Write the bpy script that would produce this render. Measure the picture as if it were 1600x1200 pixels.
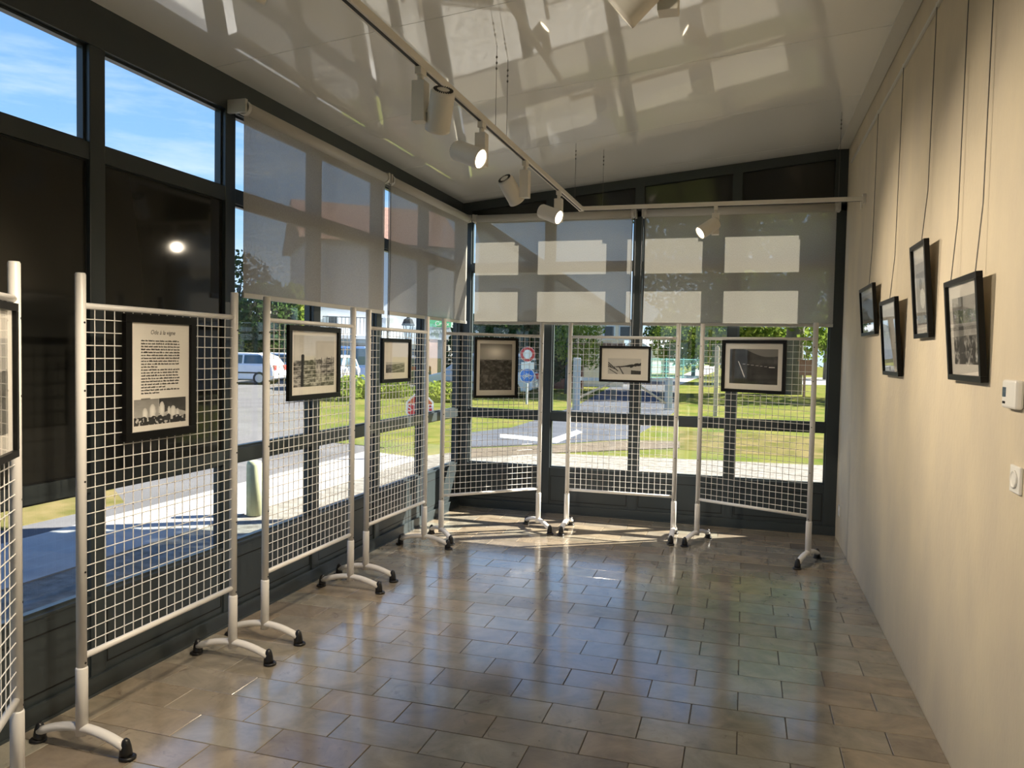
import bpy, bmesh, math, random
import numpy as np
from mathutils import Vector, Matrix

for o in list(bpy.data.objects):
    bpy.data.objects.remove(o, do_unlink=True)
SC = bpy.context.scene
COL = SC.collection
random.seed(7)

# ------------------------------------------------------------------ camera
F_PX, CAM_Z = 1206.2447, 1.5789
YAW, PITCH, ROLL = math.radians(16.74412), math.radians(-2.36255), math.radians(1.11942)
_f = Vector((-math.sin(YAW) * math.cos(PITCH), math.cos(YAW) * math.cos(PITCH), math.sin(PITCH)))
_r0 = Vector((math.cos(YAW), math.sin(YAW), 0))
_u0 = _r0.cross(_f)
_r = math.cos(ROLL) * _r0 + math.sin(ROLL) * _u0
_u = -math.sin(ROLL) * _r0 + math.cos(ROLL) * _u0
cd = bpy.data.cameras.new('camera')
cam = bpy.data.objects.new('camera', cd)
COL.objects.link(cam)
cd.sensor_width = 36.0
cd.sensor_fit = 'HORIZONTAL'
cd.lens = F_PX * 36 / 1600
cd.clip_start, cd.clip_end = 0.05, 600
cam.matrix_world = Matrix(((_r.x, _u.x, -_f.x, 0), (_r.y, _u.y, -_f.y, 0), (_r.z, _u.z, -_f.z, CAM_Z), (0, 0, 0, 1)))
SC.camera = cam

# ------------------------------------------------------------------ world, sun, exposure
SUN_DIR = Vector((0.842 * 0.7977, 0.539 * 0.7977, 0.603)).normalized()
SUN_POWER = 16.0
SKY_STRENGTH = 0.80
SC.view_settings.view_transform = 'Standard'
SC.view_settings.look = 'None'
SC.view_settings.exposure = 0.83
SC.view_settings.gamma = 1.0
SC.view_settings.use_curve_mapping = False
w = bpy.data.worlds.new('sky')
SC.world = w
w.use_nodes = True
nt = w.node_tree
nt.nodes.clear()
def wn(t, **k):
    n = nt.nodes.new(t)
    for a, b in k.items():
        setattr(n, a, b)
    return n
tc = wn('ShaderNodeTexCoord')
sep = wn('ShaderNodeSeparateXYZ')
nt.links.new(tc.outputs['Generated'], sep.inputs[0])
ramp = wn('ShaderNodeValToRGB')
cr = ramp.color_ramp
cr.elements[0].position, cr.elements[0].color = 0.0, (0.62, 0.80, 0.95, 1)
cr.elements[1].position, cr.elements[1].color = 1.0, (0.05, 0.16, 0.52, 1)
e = cr.elements.new(0.18); e.color = (0.30, 0.56, 0.92, 1)
e = cr.elements.new(0.5); e.color = (0.10, 0.29, 0.74, 1)
nt.links.new(sep.outputs['Z'], ramp.inputs[0])
mp = wn('ShaderNodeMapping')
mp.inputs['Scale'].default_value = (1.6, 1.6, 9.0)
mp.inputs['Rotation'].default_value = (0.1, 0.06, 0)
nt.links.new(tc.outputs['Generated'], mp.inputs[0])
nz = wn('ShaderNodeTexNoise')
nz.inputs['Scale'].default_value = 2.2
nz.inputs['Detail'].default_value = 8
nz.inputs['Roughness'].default_value = 0.6
nt.links.new(mp.outputs[0], nz.inputs[0])
cl = wn('ShaderNodeMapRange')
cl.inputs['From Min'].default_value = 0.47
cl.inputs['From Max'].default_value = 0.78
cl.inputs['To Max'].default_value = 0.75
nt.links.new(nz.outputs['Fac'], cl.inputs[0])
mx = wn('ShaderNodeMix', data_type='RGBA')
nt.links.new(cl.outputs[0], mx.inputs['Factor'])
nt.links.new(ramp.outputs[0], mx.inputs['A'])
mx.inputs['B'].default_value = (0.85, 0.92, 1.0, 1)
bg = wn('ShaderNodeBackground')
bg.inputs['Strength'].default_value = SKY_STRENGTH
wo = wn('ShaderNodeOutputWorld')
nt.links.new(mx.outputs['Result'], bg.inputs[0])
nt.links.new(bg.outputs[0], wo.inputs[0])

sd = bpy.data.lights.new('sun', 'SUN')
sd.energy = SUN_POWER
sd.angle = math.radians(0.6)
sd.color = (1.0, 0.92, 0.80)
sun = bpy.data.objects.new('sun', sd)
COL.objects.link(sun)
sun.rotation_euler = (-SUN_DIR).to_track_quat('-Z', 'Y').to_euler()
sun.location = (10, 12, 20)
SC.cycles.max_bounces = 10
SC.cycles.diffuse_bounces = 5
SC.cycles.glossy_bounces = 5
SC.cycles.transparent_max_bounces = 24
SC.cycles.use_denoising = True
SC.cycles.sample_clamp_indirect = 8.0
SPOT_W = 80.0

# ------------------------------------------------------------------ pixel helpers (directions only; distance from what a thing touches)
CAM = Vector((0, 0, CAM_Z))
def ray(px, py):
    return _f + (px - 800) / F_PX * _r - (py - 600) / F_PX * _u
def gp(px, py, z=-0.1):
    r = ray(px, py)
    return CAM + r * ((z - CAM_Z) / r.z)
def at(px, py, d):
    r = ray(px, py)
    return CAM + r * (d / math.hypot(r.x, r.y))

XR, XL, YB, G = 0.8155, -2.7627, 7.3674, -0.1
YN = -2.6                                  # rear end of the room, behind the camera
def zc(x):
    return 3.0677 + 0.099 * (x - XL)

# ------------------------------------------------------------------ mesh builder
class MB:
    def __init__(self):
        self.v, self.f = [], []
    def poly(self, pts):
        b = len(self.v)
        self.v += [tuple(p) for p in pts]
        self.f.append(tuple(range(b, b + len(pts))))
        return self
    def box(self, x0, x1, y0, y1, z0, z1, m=None):
        b = len(self.v)
        c = [(x0, y0, z0), (x1, y0, z0), (x1, y1, z0), (x0, y1, z0), (x0, y0, z1), (x1, y0, z1), (x1, y1, z1), (x0, y1, z1)]
        if m is not None:
            c = [tuple(m @ Vector(p)) for p in c]
        self.v += c
        self.f += [tuple(b + i for i in q) for q in ((0, 3, 2, 1), (4, 5, 6, 7), (0, 1, 5, 4), (1, 2, 6, 5), (2, 3, 7, 6), (3, 0, 4, 7))]
        return self
    def prism(self, pts, axis, a0, a1):
        """extrude 2-D outline pts along axis (0,1,2) from a0 to a1"""
        n, b = len(pts), len(self.v)
        for a in (a0, a1):
            for p in pts:
                q = list(p); q.insert(axis, a)
                self.v.append(tuple(q))
        self.f.append(tuple(b + i for i in range(n)))
        self.f.append(tuple(b + n + i for i in reversed(range(n))))
        for i in range(n):
            j = (i + 1) % n
            self.f.append((b + j, b + i, b + n + i, b + n + j))
        return self
    def tube(self, pts, r, n=10, cap=True, flat=1.0):
        """round tube along a polyline; r is a number or a list; flat squashes it vertically"""
        P = [Vector(p) for p in pts]
        rs = r if isinstance(r, (list, tuple)) else [r] * len(P)
        b = len(self.v)
        up = None
        for i, p in enumerate(P):
            d = (P[min(i + 1, len(P) - 1)] - P[max(i - 1, 0)]).normalized()
            if up is None or abs(up.dot(d)) > 0.95:
                up = Vector((0, 0, 1)) if abs(d.z) < 0.9 else Vector((0, 1, 0))
            s = d.cross(up).normalized()
            t = s.cross(d).normalized()
            up = t
            for k in range(n):
                a = 2 * math.pi * k / n
                self.v.append(tuple(p + rs[i] * (math.cos(a) * s + flat * math.sin(a) * t)))
        for i in range(len(P) - 1):
            for k in range(n):
                k2 = (k + 1) % n
                self.f.append((b + i * n + k, b + i * n + k2, b + (i + 1) * n + k2, b + (i + 1) * n + k))
        if cap:
            self.f.append(tuple(b + k for k in reversed(range(n))))
            self.f.append(tuple(b + (len(P) - 1) * n + k for k in range(n)))
        return self
    def lathe(self, prof, n=16, c=(0, 0), m=None):
        """prof: list of (r, z) around the vertical through c"""
        b = len(self.v)
        for r, z in prof:
            for k in range(n):
                a = 2 * math.pi * k / n
                p = Vector((c[0] + r * math.cos(a), c[1] + r * math.sin(a), z))
                self.v.append(tuple(m @ p if m is not None else p))
        for i in range(len(prof) - 1):
            for k in range(n):
                k2 = (k + 1) % n
                self.f.append((b + i * n + k, b + i * n + k2, b + (i + 1) * n + k2, b + (i + 1) * n + k))
        self.f.append(tuple(b + k for k in reversed(range(n))))
        self.f.append(tuple(b + (len(prof) - 1) * n + k for k in range(n)))
        return self
    def mesh(self, name):
        me = bpy.data.meshes.new(name)
        me.from_pydata(self.v, [], self.f)
        me.validate()
        bm = bmesh.new(); bm.from_mesh(me)
        bmesh.ops.recalc_face_normals(bm, faces=bm.faces)
        bm.to_mesh(me); bm.free()
        return me
    def build(self, name, mat, parent=None, smooth=False, bevel=0.0, loc=None):
        me = self.mesh(name)
        o = bpy.data.objects.new(name, me)
        me.materials.append(mat)
        COL.objects.link(o)
        if smooth:
            for p in me.polygons:
                p.use_smooth = len(p.vertices) <= 4
        if bevel:
            mo = o.modifiers.new('bevel', 'BEVEL')
            mo.width = bevel; mo.segments = 2; mo.limit_method = 'ANGLE'
        if parent is not None:
            o.parent = parent
        if loc is not None:
            o.location = loc
        return o

def tag(o, label=None, cat=None, group=None, kind=None):
    if label: o['label'] = label
    if cat: o['category'] = cat
    if group: o['group'] = group
    if kind: o['kind'] = kind
    return o
def empty(name, loc=(0, 0, 0), rz=0.0):
    o = bpy.data.objects.new(name, None)
    COL.objects.link(o)
    o.location = loc
    o.rotation_euler = (0, 0, rz)
    o.empty_display_size = 0.1
    return o
def copy_tree(o, parent=None):
    c = o.copy()
    COL.objects.link(c)
    c.parent = parent
    for ch in list(o.children):
        copy_tree(ch, c)
    return c

# ------------------------------------------------------------------ materials
def mat(name, col, rough=0.5, metal=0.0, spec=0.5, var=0.0, scale=8.0, stretch=None, bump=0.0, bscale=60.0, coat=0.0, col2=None, detail=5.0):
    m = bpy.data.materials.new(name)
    m.use_nodes = True
    n = m.node_tree
    b = n.nodes['Principled BSDF']
    b.inputs['Base Color'].default_value = (*col, 1)
    b.inputs['Roughness'].default_value = rough
    b.inputs['Metallic'].default_value = metal
    b.inputs['Specular IOR Level'].default_value = spec
    b.inputs['Coat Weight'].default_value = coat
    b.inputs['Coat Roughness'].default_value = 0.05
    t = n.nodes.new('ShaderNodeTexCoord')
    mpp = n.nodes.new('ShaderNodeMapping')
    if stretch: mpp.inputs['Scale'].default_value = stretch
    n.links.new(t.outputs['Object'], mpp.inputs[0])
    if var or col2:
        z = n.nodes.new('ShaderNodeTexNoise')
        z.inputs['Scale'].default_value = scale
        z.inputs['Detail'].default_value = detail
        n.links.new(mpp.outputs[0], z.inputs[0])
        mxx = n.nodes.new('ShaderNodeMix'); mxx.data_type = 'RGBA'
        a = tuple(min(1, c * (1 + var)) for c in col)
        bb = col2 if col2 else tuple(c * (1 - var) for c in col)
        mr = n.nodes.new('ShaderNodeMapRange')
        mr.inputs['From Min'].default_value = 0.33; mr.inputs['From Max'].default_value = 0.67
        n.links.new(z.outputs['Fac'], mr.inputs[0])
        n.links.new(mr.outputs[0], mxx.inputs['Factor'])
        mxx.inputs['A'].default_value = (*a, 1); mxx.inputs['B'].default_value = (*bb, 1)
        n.links.new(mxx.outputs['Result'], b.inputs['Base Color'])
    if bump:
        z2 = n.nodes.new('ShaderNodeTexNoise')
        z2.inputs['Scale'].default_value = bscale
        z2.inputs['Detail'].default_value = 6
        n.links.new(mpp.outputs[0], z2.inputs[0])
        bp = n.nodes.new('ShaderNodeBump')
        bp.inputs['Strength'].default_value = bump
        bp.inputs['Distance'].default_value = 0.01
        n.links.new(z2.outputs['Fac'], bp.inputs['Height'])
        n.links.new(bp.outputs[0], b.inputs['Normal'])
    return m
def text_mesh(name, txt, size, m_, extrude=0.0, shear=0.0):
    c = bpy.data.curves.new(name, 'FONT'); c.body = txt; c.size = size; c.align_x = 'CENTER'; c.extrude = extrude; c.shear = shear
    t = bpy.data.objects.new(name + '_curve', c); COL.objects.link(t)
    dg = bpy.context.evaluated_depsgraph_get(); dg.update()
    me = bpy.data.meshes.new_from_object(t.evaluated_get(dg))
    bpy.data.objects.remove(t, do_unlink=True); bpy.data.curves.remove(c)
    me.name = name
    me.materials.clear(); me.materials.append(m_)
    o = bpy.data.objects.new(name, me); COL.objects.link(o)
    return o
def emit_mat(name, col, s):
    m = bpy.data.materials.new(name); m.use_nodes = True
    n = m.node_tree; n.nodes.clear()
    e = n.nodes.new('ShaderNodeEmission'); e.inputs[0].default_value = (*col, 1); e.inputs[1].default_value = s
    o = n.nodes.new('ShaderNodeOutputMaterial'); n.links.new(e.outputs[0], o.inputs[0])
    return m
def glass_mat(name, tint=(0.965, 0.98, 0.975), ior=1.5, rough=0.0, gain=1.0):
    """thin clear pane: see-through, with the mirror share rising towards grazing angles"""
    m = bpy.data.materials.new(name); m.use_nodes = True
    n = m.node_tree; n.nodes.clear()
    t = n.nodes.new('ShaderNodeBsdfTransparent'); t.inputs[0].default_value = (*tint, 1)
    g = n.nodes.new('ShaderNodeBsdfGlossy'); g.inputs['Roughness'].default_value = rough
    lw = n.nodes.new('ShaderNodeLayerWeight'); lw.inputs['Blend'].default_value = 0.5
    pw = n.nodes.new('ShaderNodeMath'); pw.operation = 'POWER'; pw.inputs[1].default_value = 5.0
    n.links.new(lw.outputs['Facing'], pw.inputs[0])
    f0 = ((ior - 1) / (ior + 1)) ** 2 * gain
    mu = n.nodes.new('ShaderNodeMath'); mu.operation = 'MULTIPLY_ADD'; mu.inputs[1].default_value = 1 - f0; mu.inputs[2].default_value = f0; mu.use_clamp = True
    n.links.new(pw.outputs[0], mu.inputs[0])
    ms = n.nodes.new('ShaderNodeMixShader')
    n.links.new(mu.outputs[0], ms.inputs[0]); n.links.new(t.outputs[0], ms.inputs[1]); n.links.new(g.outputs[0], ms.inputs[2])
    o = n.nodes.new('ShaderNodeOutputMaterial'); n.links.new(ms.outputs[0], o.inputs[0])
    return m
def leaf_mat(name, col, col2):
    m = bpy.data.materials.new(name); m.use_nodes = True
    n = m.node_tree; n.nodes.clear()
    t = n.nodes.new('ShaderNodeTexCoord')
    z = n.nodes.new('ShaderNodeTexNoise'); z.inputs['Scale'].default_value = 1.3; z.inputs['Detail'].default_value = 8
    n.links.new(t.outputs['Object'], z.inputs[0])
    mr = n.nodes.new('ShaderNodeMapRange'); mr.inputs['From Min'].default_value = 0.35; mr.inputs['From Max'].default_value = 0.65
    n.links.new(z.outputs['Fac'], mr.inputs[0])
    mxx = n.nodes.new('ShaderNodeMix'); mxx.data_type = 'RGBA'
    mxx.inputs['A'].default_value = (*col, 1); mxx.inputs['B'].default_value = (*col2, 1)
    n.links.new(mr.outputs[0], mxx.inputs['Factor'])
    d = n.nodes.new('ShaderNodeBsdfDiffuse'); tr = n.nodes.new('ShaderNodeBsdfTranslucent')
    n.links.new(mxx.outputs['Result'], d.inputs[0]); n.links.new(mxx.outputs['Result'], tr.inputs[0])
    ms = n.nodes.new('ShaderNodeMixShader'); ms.inputs[0].default_value = 0.45
    n.links.new(d.outputs[0], ms.inputs[1]); n.links.new(tr.outputs[0], ms.inputs[2])
    o = n.nodes.new('ShaderNodeOutputMaterial'); n.links.new(ms.outputs[0], o.inputs[0])
    return m
def print_mat(name):
    m = bpy.data.materials.new(name); m.use_nodes = True
    n = m.node_tree; b = n.nodes['Principled BSDF']
    a = n.nodes.new('ShaderNodeAttribute'); a.attribute_name = 'ink'
    n.links.new(a.outputs['Color'], b.inputs['Base Color'])
    b.inputs['Roughness'].default_value = 0.6
    return m
def blind_mat(name):
    """open-weave screen fabric: threads that scatter and let light through, small holes between them"""
    m = bpy.data.materials.new(name); m.use_nodes = True
    n = m.node_tree; n.nodes.clear()
    t = n.nodes.new('ShaderNodeTexCoord')
    d = n.nodes.new('ShaderNodeBsdfDiffuse'); d.inputs[0].default_value = (0.52, 0.485, 0.42, 1)
    tr = n.nodes.new('ShaderNodeBsdfTranslucent'); tr.inputs[0].default_value = (0.27, 0.252, 0.218, 1)
    ms = n.nodes.new('ShaderNodeMixShader'); ms.inputs[0].default_value = 0.42
    n.links.new(d.outputs[0], ms.inputs[1]); n.links.new(tr.outputs[0], ms.inputs[2])
    tp = n.nodes.new('ShaderNodeBsdfTransparent')
    mp1 = n.nodes.new('ShaderNodeMapping'); mp1.inputs['Scale'].default_value = (1, 1, 0.55)
    n.links.new(t.outputs['Object'], mp1.inputs[0])
    z = n.nodes.new('ShaderNodeTexNoise'); z.inputs['Scale'].default_value = 170; z.inputs['Detail'].default_value = 2
    n.links.new(mp1.outputs[0], z.inputs[0])
    mr = n.nodes.new('ShaderNodeMapRange')
    mr.inputs['From Min'].default_value = 0.30; mr.inputs['From Max'].default_value = 0.72
    mr.inputs['To Min'].default_value = 0.02; mr.inputs['To Max'].default_value = 0.19
    n.links.new(z.outputs['Fac'], mr.inputs[0])
    m2 = n.nodes.new('ShaderNodeMixShader')
    n.links.new(mr.outputs[0], m2.inputs[0]); n.links.new(ms.outputs[0], m2.inputs[1]); n.links.new(tp.outputs[0], m2.inputs[2])
    o = n.nodes.new('ShaderNodeOutputMaterial'); n.links.new(m2.outputs[0], o.inputs[0])
    return m
def stone_mat(name):
    m = bpy.data.materials.new(name); m.use_nodes = True
    n = m.node_tree; b = n.nodes['Principled BSDF']
    oi = n.nodes.new('ShaderNodeObjectInfo')
    r1 = n.nodes.new('ShaderNodeValToRGB'); c = r1.color_ramp
    c.interpolation = 'LINEAR'
    c.elements[0].position = 0.0; c.elements[0].color = (0.35, 0.275, 0.195, 1)
    c.elements[1].position = 1.0; c.elements[1].color = (0.385, 0.35, 0.28, 1)
    for p, k in ((0.2, (0.385, 0.315, 0.225)), (0.4, (0.345, 0.295, 0.22)), (0.6, (0.36, 0.335, 0.27)), (0.8, (0.30, 0.24, 0.18))):
        e = c.elements.new(p); e.color = (*k, 1)
    n.links.new(oi.outputs['Random'], r1.inputs[0])
    t = n.nodes.new('ShaderNodeTexCoord')
    ad = n.nodes.new('ShaderNodeVectorMath'); ad.operation = 'ADD'
    cb = n.nodes.new('ShaderNodeCombineXYZ')
    mu = n.nodes.new('ShaderNodeMath'); mu.operation = 'MULTIPLY'; mu.inputs[1].default_value = 37.0
    n.links.new(oi.outputs['Random'], mu.inputs[0]); n.links.new(mu.outputs[0], cb.inputs[2]); n.links.new(mu.outputs[0], cb.inputs[0])
    n.links.new(t.outputs['Object'], ad.inputs[0]); n.links.new(cb.outputs[0], ad.inputs[1])
    z = n.nodes.new('ShaderNodeTexNoise'); z.inputs['Scale'].default_value = 5.0; z.inputs['Detail'].default_value = 9; z.inputs['Roughness'].default_value = 0.62; z.inputs['Distortion'].default_value = 0.6
    n.links.new(ad.outputs[0], z.inputs[0])
    mr = n.nodes.new('ShaderNodeMapRange'); mr.inputs['From Min'].default_value = 0.3; mr.inputs['From Max'].default_value = 0.75; mr.inputs['To Min'].default_value = 0.66; mr.inputs['To Max'].default_value = 1.3
    n.links.new(z.outputs['Fac'], mr.inputs[0])
    m1 = n.nodes.new('ShaderNodeMix'); m1.data_type = 'RGBA'; m1.blend_type = 'MULTIPLY'; m1.inputs['Factor'].default_value = 1
    n.links.new(r1.outputs[0], m1.inputs['A']); n.links.new(mr.outputs[0], m1.inputs['B'])
    z2 = n.nodes.new('ShaderNodeTexNoise'); z2.inputs['Scale'].default_value = 7.0; z2.inputs['Detail'].default_value = 12; z2.inputs['Roughness'].default_value = 0.7; z2.inputs['Distortion'].default_value = 1.6
    n.links.new(ad.outputs[0], z2.inputs[0])
    mr2 = n.nodes.new('ShaderNodeMapRange'); mr2.inputs['From Min'].default_value = 0.59; mr2.inputs['From Max'].default_value = 0.68; mr2.inputs['To Max'].default_value = 0.7
    n.links.new(z2.outputs['Fac'], mr2.inputs[0])
    m2 = n.nodes.new('ShaderNodeMix'); m2.data_type = 'RGBA'
    n.links.new(mr2.outputs[0], m2.inputs['Factor']); n.links.new(m1.outputs['Result'], m2.inputs['A']); m2.inputs['B'].default_value = (0.17, 0.125, 0.10, 1)
    n.links.new(m2.outputs['Result'], b.inputs['Base Color'])
    b.inputs['Roughness'].default_value = 0.2
    b.inputs['Coat Weight'].default_value = 1.0
    b.inputs['Coat Roughness'].default_value = 0.12
    b.inputs['Specular IOR Level'].default_value = 0.5
    bp = n.nodes.new('ShaderNodeBump'); bp.inputs['Strength'].default_value = 0.05; bp.inputs['Distance'].default_value = 0.004
    n.links.new(z.outputs['Fac'], bp.inputs['Height']); n.links.new(bp.outputs[0], b.inputs['Normal'])
    return m

M = {
    'anthracite': mat('anthracite_frame', (0.036, 0.045, 0.048), 0.32, spec=0.5),
    'dark_panel': mat('dark_infill', (0.020, 0.020, 0.017), 0.06, spec=0.5),
    'groove': mat('groove_black', (0.004, 0.004, 0.004), 0.7),
    'glass': glass_mat('window_glass'),
    'plaster': mat('plaster', (0.62, 0.535, 0.395), 0.85, var=0.05, scale=3.5, stretch=(1, 1, 0.5), bump=0.35, bscale=45, col2=(0.57, 0.495, 0.385)),
    'ceiling': mat('ceiling_panel', (0.90, 0.90, 0.87), 0.03, spec=0.6, coat=1.0),
    'white_trim': mat('white_trim', (0.60, 0.58, 0.52), 0.4),
    'stone': stone_mat('stone_tile'),
    'grout': mat('grout', (0.10, 0.085, 0.07), 0.8),
    'white_metal': mat('white_lacquer', (0.80, 0.77, 0.73), 0.32),
    'lamp_white': mat('lamp_white', (0.76, 0.72, 0.65), 0.42),
    'black_rubber': mat('black_rubber', (0.012, 0.011, 0.011), 0.35),
    'black_wood': mat('black_frame', (0.004, 0.0038, 0.0035), 0.4, spec=0.2),
    'paper': mat('mount_board', (0.76, 0.72, 0.66), 0.75),
    'ink': mat('ink_black', (0.03, 0.028, 0.026), 0.7),
    'print': print_mat('photo_print'),
    'pic_glass': glass_mat('picture_glass', (0.985, 0.985, 0.98), 1.45, 0.0, 0.45),
    'blind': blind_mat('screen_fabric'),
    'blind_hw': mat('blind_hardware', (0.52, 0.50, 0.46), 0.4),
    'steel': mat('steel_wire', (0.13, 0.125, 0.115), 0.5),
    'lens': emit_mat('lamp_lens', (1.0, 0.86, 0.62), 5.0),
    'slot': mat('track_slot', (0.012, 0.011, 0.010), 0.6),
    'white_plastic': mat('white_plastic', (0.78, 0.76, 0.72), 0.3),
    'lcd': mat('lcd_screen', (0.06, 0.10, 0.14), 0.15),
    'asphalt': mat('asphalt', (0.12, 0.12, 0.125), 0.9, var=0.12, scale=0.9, bump=0.3, bscale=30, spec=0.0),
    'asphalt_dark': mat('asphalt_path', (0.085, 0.093, 0.11), 0.9, var=0.15, scale=1.2, spec=0.0),
    'concrete': mat('concrete_walk', (0.36, 0.35, 0.335), 0.9, var=0.10, scale=3, spec=0.0),
    'gravel': mat('gravel', (0.215, 0.205, 0.185), 0.95, var=0.25, scale=9, bump=0.5, bscale=50, col2=(0.15, 0.14, 0.122), spec=0.0),
    'brown_gravel': mat('brown_gravel', (0.13, 0.11, 0.085), 0.95, var=0.2, scale=6, col2=(0.10, 0.085, 0.068), spec=0.0),
    'lawn': mat('lawn', (0.066, 0.092, 0.018), 0.95, scale=1.1, col2=(0.150, 0.140, 0.045), var=0.1, detail=14, spec=0.0),
    'dry_grass': mat('dry_grass', (0.15, 0.12, 0.055), 0.95, scale=2.6, col2=(0.075, 0.08, 0.022), var=0.1, detail=9, spec=0.0),
    'paint': mat('road_paint', (0.50, 0.50, 0.49), 0.8, spec=0.0),
    'bark': mat('bark', (0.13, 0.125, 0.115), 0.9, var=0.3, scale=6, stretch=(1, 1, 0.2)),
    'leaf_mid': leaf_mat('leaf_mid', (0.085, 0.15, 0.022), (0.21, 0.26, 0.05)),
    'leaf_dark': leaf_mat('leaf_dark', (0.028, 0.06, 0.02), (0.065, 0.11, 0.03)),
    'leaf_light': leaf_mat('leaf_light', (0.16, 0.25, 0.04), (0.31, 0.34, 0.08)),
    'leaf_rust': leaf_mat('leaf_rust', (0.34, 0.21, 0.10), (0.19, 0.22, 0.05)),
    'render_white': mat('white_render', (0.74, 0.78, 0.82), 0.9),
    'render_cream': mat('cream_render', (0.88, 0.76, 0.58), 0.9),
    'brick': mat('brick_wall', (0.30, 0.13, 0.09), 0.9, var=0.2, scale=3),
    'roof_tile': mat('roof_tile', (0.20, 0.115, 0.09), 0.85, var=0.25, scale=4),
    'dark_glass': mat('dark_window', (0.04, 0.05, 0.06), 0.1),
    'car_white': mat('car_paint_white', (0.74, 0.77, 0.82), 0.25, coat=0.6),
    'car_blue': mat('car_paint_blue', (0.24, 0.42, 0.72), 0.25, coat=0.6),
    'car_silver': mat('car_paint_silver', (0.52, 0.58, 0.66), 0.25, coat=0.6),
    'car_dark': mat('car_paint_dark', (0.05, 0.07, 0.11), 0.25, coat=0.6),
    'car_glass': mat('car_glass', (0.05, 0.10, 0.13), 0.06),
    'tyre': mat('tyre', (0.02, 0.02, 0.02), 0.8),
    'hub': mat('wheel_hub', (0.45, 0.46, 0.48), 0.35, metal=0.6),
    'red_light': mat('tail_light', (0.55, 0.04, 0.03), 0.3),
    'head_light': mat('head_lamp', (0.75, 0.78, 0.8), 0.15),
    'plate': mat('number_plate', (0.75, 0.72, 0.55), 0.5),
    'sign_red': mat('sign_red', (0.52, 0.035, 0.035), 0.5),
    'sign_white': mat('sign_white', (0.80, 0.80, 0.80), 0.5),
    'sign_blue': mat('sign_blue', (0.015, 0.16, 0.62), 0.5),
    'sign_green': mat('sign_green', (0.10, 0.50, 0.26), 0.5),
    'sign_grey': mat('sign_grey', (0.48, 0.55, 0.64), 0.5),
    'sign_text': mat('sign_text_grey', (0.20, 0.24, 0.30), 0.5),
    'zinc': mat('galvanised_steel', (0.42, 0.44, 0.46), 0.45, metal=0.4),
    'wood_pale': mat('pale_wood', (0.50, 0.40, 0.27), 0.85, var=0.15, scale=3, stretch=(4, 4, 0.4)),
    'wood_green': mat('weathered_green_wood', (0.40, 0.42, 0.26), 0.85, var=0.2, scale=5, stretch=(4, 4, 0.5)),
    'wood_red': mat('red_brown_wood', (0.34, 0.15, 0.08), 0.8),
    'lantern_metal': mat('lantern_metal', (0.02, 0.028, 0.036), 0.8, spec=0.2),
    'lantern_glass': glass_mat('lantern_glass', (0.85, 0.90, 0.93)),
    'fence_green': mat('fence_green', (0.10, 0.30, 0.28), 0.6),
    'balcony': mat('balcony_metal', (0.10, 0.12, 0.14), 0.6),
    'shutter': mat('shutter_pale', (0.70, 0.73, 0.70), 0.8),
}

# ================================================================== THE ROOM
# ---- floor: stone tiles 40 x 20 cm in running bond
floor = tag(empty('floor'), kind='structure')
MB().box(XL, XR, YN, YB, -0.10, -0.0062).build('mortar_bed', M['grout'], floor)
TX, TY, TW, TH, JT = -1.7836, 3.34, 0.4, 0.2, 0.0032
tile_cache = {}
def tile_mesh(wd, dp):
    k = (round(wd, 4), round(dp, 4))
    if k not in tile_cache:
        b = 0.0016
        x, y = wd / 2, dp / 2
        mb = MB()
        lo = [(-x, -y, -0.006), (x, -y, -0.006), (x, y, -0.006), (-x, y, -0.006)]
        mid = [(p[0], p[1], -b) for p in lo]
        hi = [(-x + b, -y + b, 0), (x - b, -y + b, 0), (x - b, y - b, 0), (-x + b, y - b, 0)]
        mb.v = lo + mid + hi
        for s in (0, 4):
            for i in range(4):
                j = (i + 1) % 4
                mb.f.append((s + i, s + j, s + 4 + j, s + 4 + i))
        mb.f += [(8, 9, 10, 11), (3, 2, 1, 0)]
        me = mb.mesh('tile')
        me.materials.append(M['stone'])
        tile_cache[k] = me
    return tile_cache[k]
far_field = MB()
for row in range(-30, 21):
    y0, y1 = TY + row * TH + JT / 2, TY + (row + 1) * TH - JT / 2
    y0, y1 = max(y0, YN), min(y1, YB - 0.001)
    if y1 - y0 < 0.01: continue
    off = TW / 2 if row % 2 else 0.0
    for c in range(-6, 10):
        x0, x1 = TX + off + c * TW + JT / 2, TX + off + (c + 1) * TW - JT / 2
        x0, x1 = max(x0, XL + 0.001), min(x1, XR - 0.001)
        if x1 - x0 < 0.012: continue
        if row >= -6:
            o = bpy.data.objects.new('tile', tile_mesh(x1 - x0, y1 - y0))
            COL.objects.link(o)
            o.parent = floor
            o.location = ((x0 + x1) / 2, (y0 + y1) / 2, random.uniform(-0.0006, 0.0004))
            o.rotation_euler = (random.uniform(-.0012, .0012), random.uniform(-.0008, .0008), 0)
        else:
            far_field.box(x0, x1, y0, y1, -0.006, 0)
tag(far_field.build('tile_field', M['stone'], floor), kind='stuff')

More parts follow.
